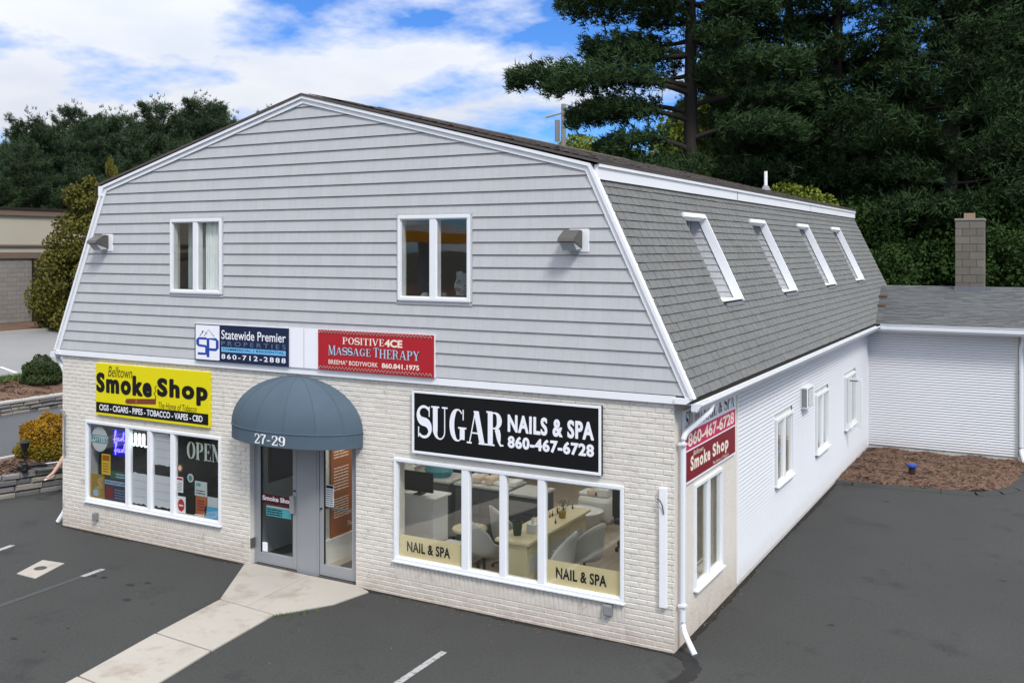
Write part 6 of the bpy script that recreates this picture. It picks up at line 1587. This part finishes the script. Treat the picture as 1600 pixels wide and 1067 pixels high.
def put(src, first, p, rz, s, label=None, group=None):
    if first: src.location = p; src.rotation_euler[2] = rz; src.scale = (s,) * 3; WL[src.name] = Vector(p); return src
    return copy_thing(src, p, rz, s, label, group)
GP = 'tall dark pines behind the building'
pines = [pine(1, 25, 5.0, .20, 'tall dark pine in the dense stand behind the building', 'pine tree', GP, 11500), pine(2, 27, 4.6, .24, 'tall dark pine in the dense stand behind the building', 'pine tree', GP, 11500), pine(3, 23, 4.8, .16, 'tall dark pine in the dense stand behind the building', 'pine tree', GP, 11500)]
spots = [(1135, 48, 1, 1.2, .60), (1216, 43, 2, 2.2, 1.08), (1312, 42, 1, 4.0, .98), (1400, 47, 0, 5.0, .62), (1462, 40, 2, .8, 1.1), (1547, 42, 1, 2.6, 1.0), (1640, 43, 0, 3.3, 1.0), (1180, 54, 0, 4.2, .58), (1265, 55, 2, 5.6, .62), (1350, 56, 1, .5, .58),
         (1440, 57, 0, 1.9, .62), (1520, 55, 2, 3.0, .66), (1600, 56, 1, 4.6, .6), (1050, 62, 2, 1.5, .62), (1120, 64, 1, 3.1, .8), (1700, 48, 2, 1.0, 1.0), (1780, 52, 1, 2.0, 1.0), (1880, 46, 0, 2.5, 1.0), (1960, 52, 2, 3.5, 1.0)]
LA = R(29.006) + math.pi
hero = pine(7, 26, 4.4, .46, 'tall pine nearest the roof whose long boughs reach furthest left over the sky', 'pine tree', GP, 15500,
            boughs=[(12.0, LA, 7.3, .2), (11.7, LA + .35, 6.0, -.1), (14.6, LA - .1, 5.3, .9), (14.9, LA + .5, 4.6, 1.0), (10.6, LA + .1, 4.9, -.1), (13.2, LA - .2, 4.2, .3), (9.4, LA + .2, 3.7, -.2), (8.6, LA - .4, 3.6, -.3), (10.9, LA - .5, 4.5, 0), (9.8, LA + 2.6, 4.5, 0), (11.2, LA + 3.3, 5, .1), (12.4, LA + 2.9, 4.6, .2), (8.3, LA + .9, 3.8, -.3)])
put(hero, True, ground_at(px(1078), 40), 0, 1.0)
PL = {99: 'tall dark pine just right of the leftmost long-boughed pine', 1: 'tall dark pine straight above the white roof vent pipe', 2: 'tall dark pine above the far end of the mansard roof',
      3: 'tall dark pine midway between the mansard end and the block chimney', 4: 'tall thick trunked pine directly behind the left side of the block chimney', 5: 'tall dark pine directly right of the block chimney', 6: 'tall dark pine at the right edge of the picture'}
used = set()
for i, (u, dst, k, rz, s) in enumerate(spots):
    q = ground_at(px(u), dst); lb = 'tall dark pine in the dense stand behind the building'
    lb = PL.get(i, lb); o = put(pines[k], k not in used, q, rz, s, lb, GP); o['label'] = lb; used.add(k)
# far left pines
GL = 'distant pines behind the beige building'
LBL = 'rounded distant pine in the row beyond the beige building'
lp1 = pine(11, 17, 4.6, .10, LBL, 'pine tree', GL, 15000, M_pine2, .34, True, 7); lp2 = pine(12, 18, 4.0, .10, LBL, 'pine tree', GL, 15000, M_pine2, .34, True, 7)
fs = [(-60, 78, 0, .72), (15, 72, 1, .66), (75, 76, 0, .80), (110, 82, 1, .86), (160, 80, 0, 1.0), (195, 84, 1, .98), (245, 80, 1, 1.0), (285, 84, 0, .98), (330, 82, 1, .93), (375, 84, 0, .92), (420, 86, 1, .92), (470, 84, 0, .90), (40, 66, 1, .62), (130, 67, 0, .66), (210, 68, 1, .70), (290, 70, 0, .74), (360, 70, 1, .70), (-140, 74, 1, .7), (-30, 64, 0, .6), (130, 74, 1, .86), (60, 78, 0, .84), (310, 76, 1, .9), (395, 76, 0, .84), (225, 76, 0, .9)]
used = set()
for i, (u, dst, k, s) in enumerate(fs):
    q = ground_at(px(u), dst); o = put((lp1, lp2)[k], k not in used, q, i * 1.7, s * (1.06 if u < 120 else .92 if u < 275 else 1.0), LBL, GL); used.add(k)
# olive arborvitae
q = ground_at(px(140), 41); ar = broadleaf(21, 6.2, 2.35, 'big rounded olive green evergreen beside the beige building', 'evergreen tree', None, 30000, M_arb, .15, .0, 'evergreen_tree', True); ar.location = (q[0], q[1], 1.5); ar.scale = (.90, .90, 1.02)
q = ground_at(px(172), 42); ar2 = copy_thing(ar, (q[0], q[1], 1.5), 2.0, (.34, .34, 1.16), 'slender olive green evergreen with a pointed tip, right of the rounded one'); 
# yellow green trees and understory behind the right pines
GY = 'yellow green trees among the pines'; lb = 'yellow green broadleaf tree showing between the dark pines'
yt = broadleaf(31, 13, 4.0, lb, 'broadleaf tree', GY, 15000, M_decy, .24, .25)
YL = {0: 'bright yellow green tree just right of the utility pole', 2: 'yellow green tree glimpsed right of the long-boughed pine trunk', 5: 'small yellow green tree beside the white roof vent pipe'}
for i, (u, dst, s) in enumerate([(915, 66, 1.04), (970, 70, 1.0), (1152, 49, 1.16), (1120, 68, 1.3), (1030, 66, .92), (1240, 39, .62), (1385, 47, .95), (1500, 46, .85), (1330, 60, 1.1)]):
    q = ground_at(px(u), dst); o = put(yt, i == 0, q, i * 1.3, s, YL.get(i, lb), GY); o['label'] = YL.get(i, lb)
GD = 'green broadleaf trees at the edge of the wood'; lb = 'green leafy understorey tree at the foot of the pines'
dt_ = broadleaf(41, 11, 4.2, lb, 'broadleaf tree', GD, 15000, M_dec, .22, .10)
for i, (u, dst, s) in enumerate([(1190, 50, .85), (1250, 40, .62), (1310, 39, .66), (1370, 38, .64), (1420, 40, .72), (1480, 38, .66), (1560, 38, .70), (1620, 40, .8), (1345, 48, 1.0), (1445, 50, 1.1), (1540, 49, 1.05), (1280, 50, 1.0), (1640, 50, 1.1), (1100, 52, .7), (1040, 54, .62), (980, 58, .58), (1730, 42, 1.0), (1820, 44, 1.0)]):
    q = ground_at(px(u), dst); o = put(dt_, i == 0, q, i * 2.1, s, lb, GD)
# across the street (seen in the upstairs glass)
GO = 'trees across the street'
for i, (x, y, s) in enumerate([(-34, -62, .7), (-18, -66, .75), (0, -60, .7), (16, -64, .8), (32, -58, .7), (48, -60, .7)]): copy_thing(dt_, (x, y, 0), i, s * 1.6, 'leafy tree standing across the street', GO)
t = thing('canopy', (-10, -42, 0), 'flat roofed service canopy with an orange fascia across the street', 'canopy')
MB().box(-38, 14, -46, -38, 5.3, 6.3).build('roof', M_iwhite, t); MB().box(-38.1, 14.1, -37.99, -37.9, 5.3, 5.9).build('fascia', mat('canopy_orange', (.75, .32, .02), .5, 0), t)
for x in (-32, -18, -4, 10): MB().box(x - .3, x + .3, -42.3, -41.7, 0, 5.3).build('column', M_iwhite, t)
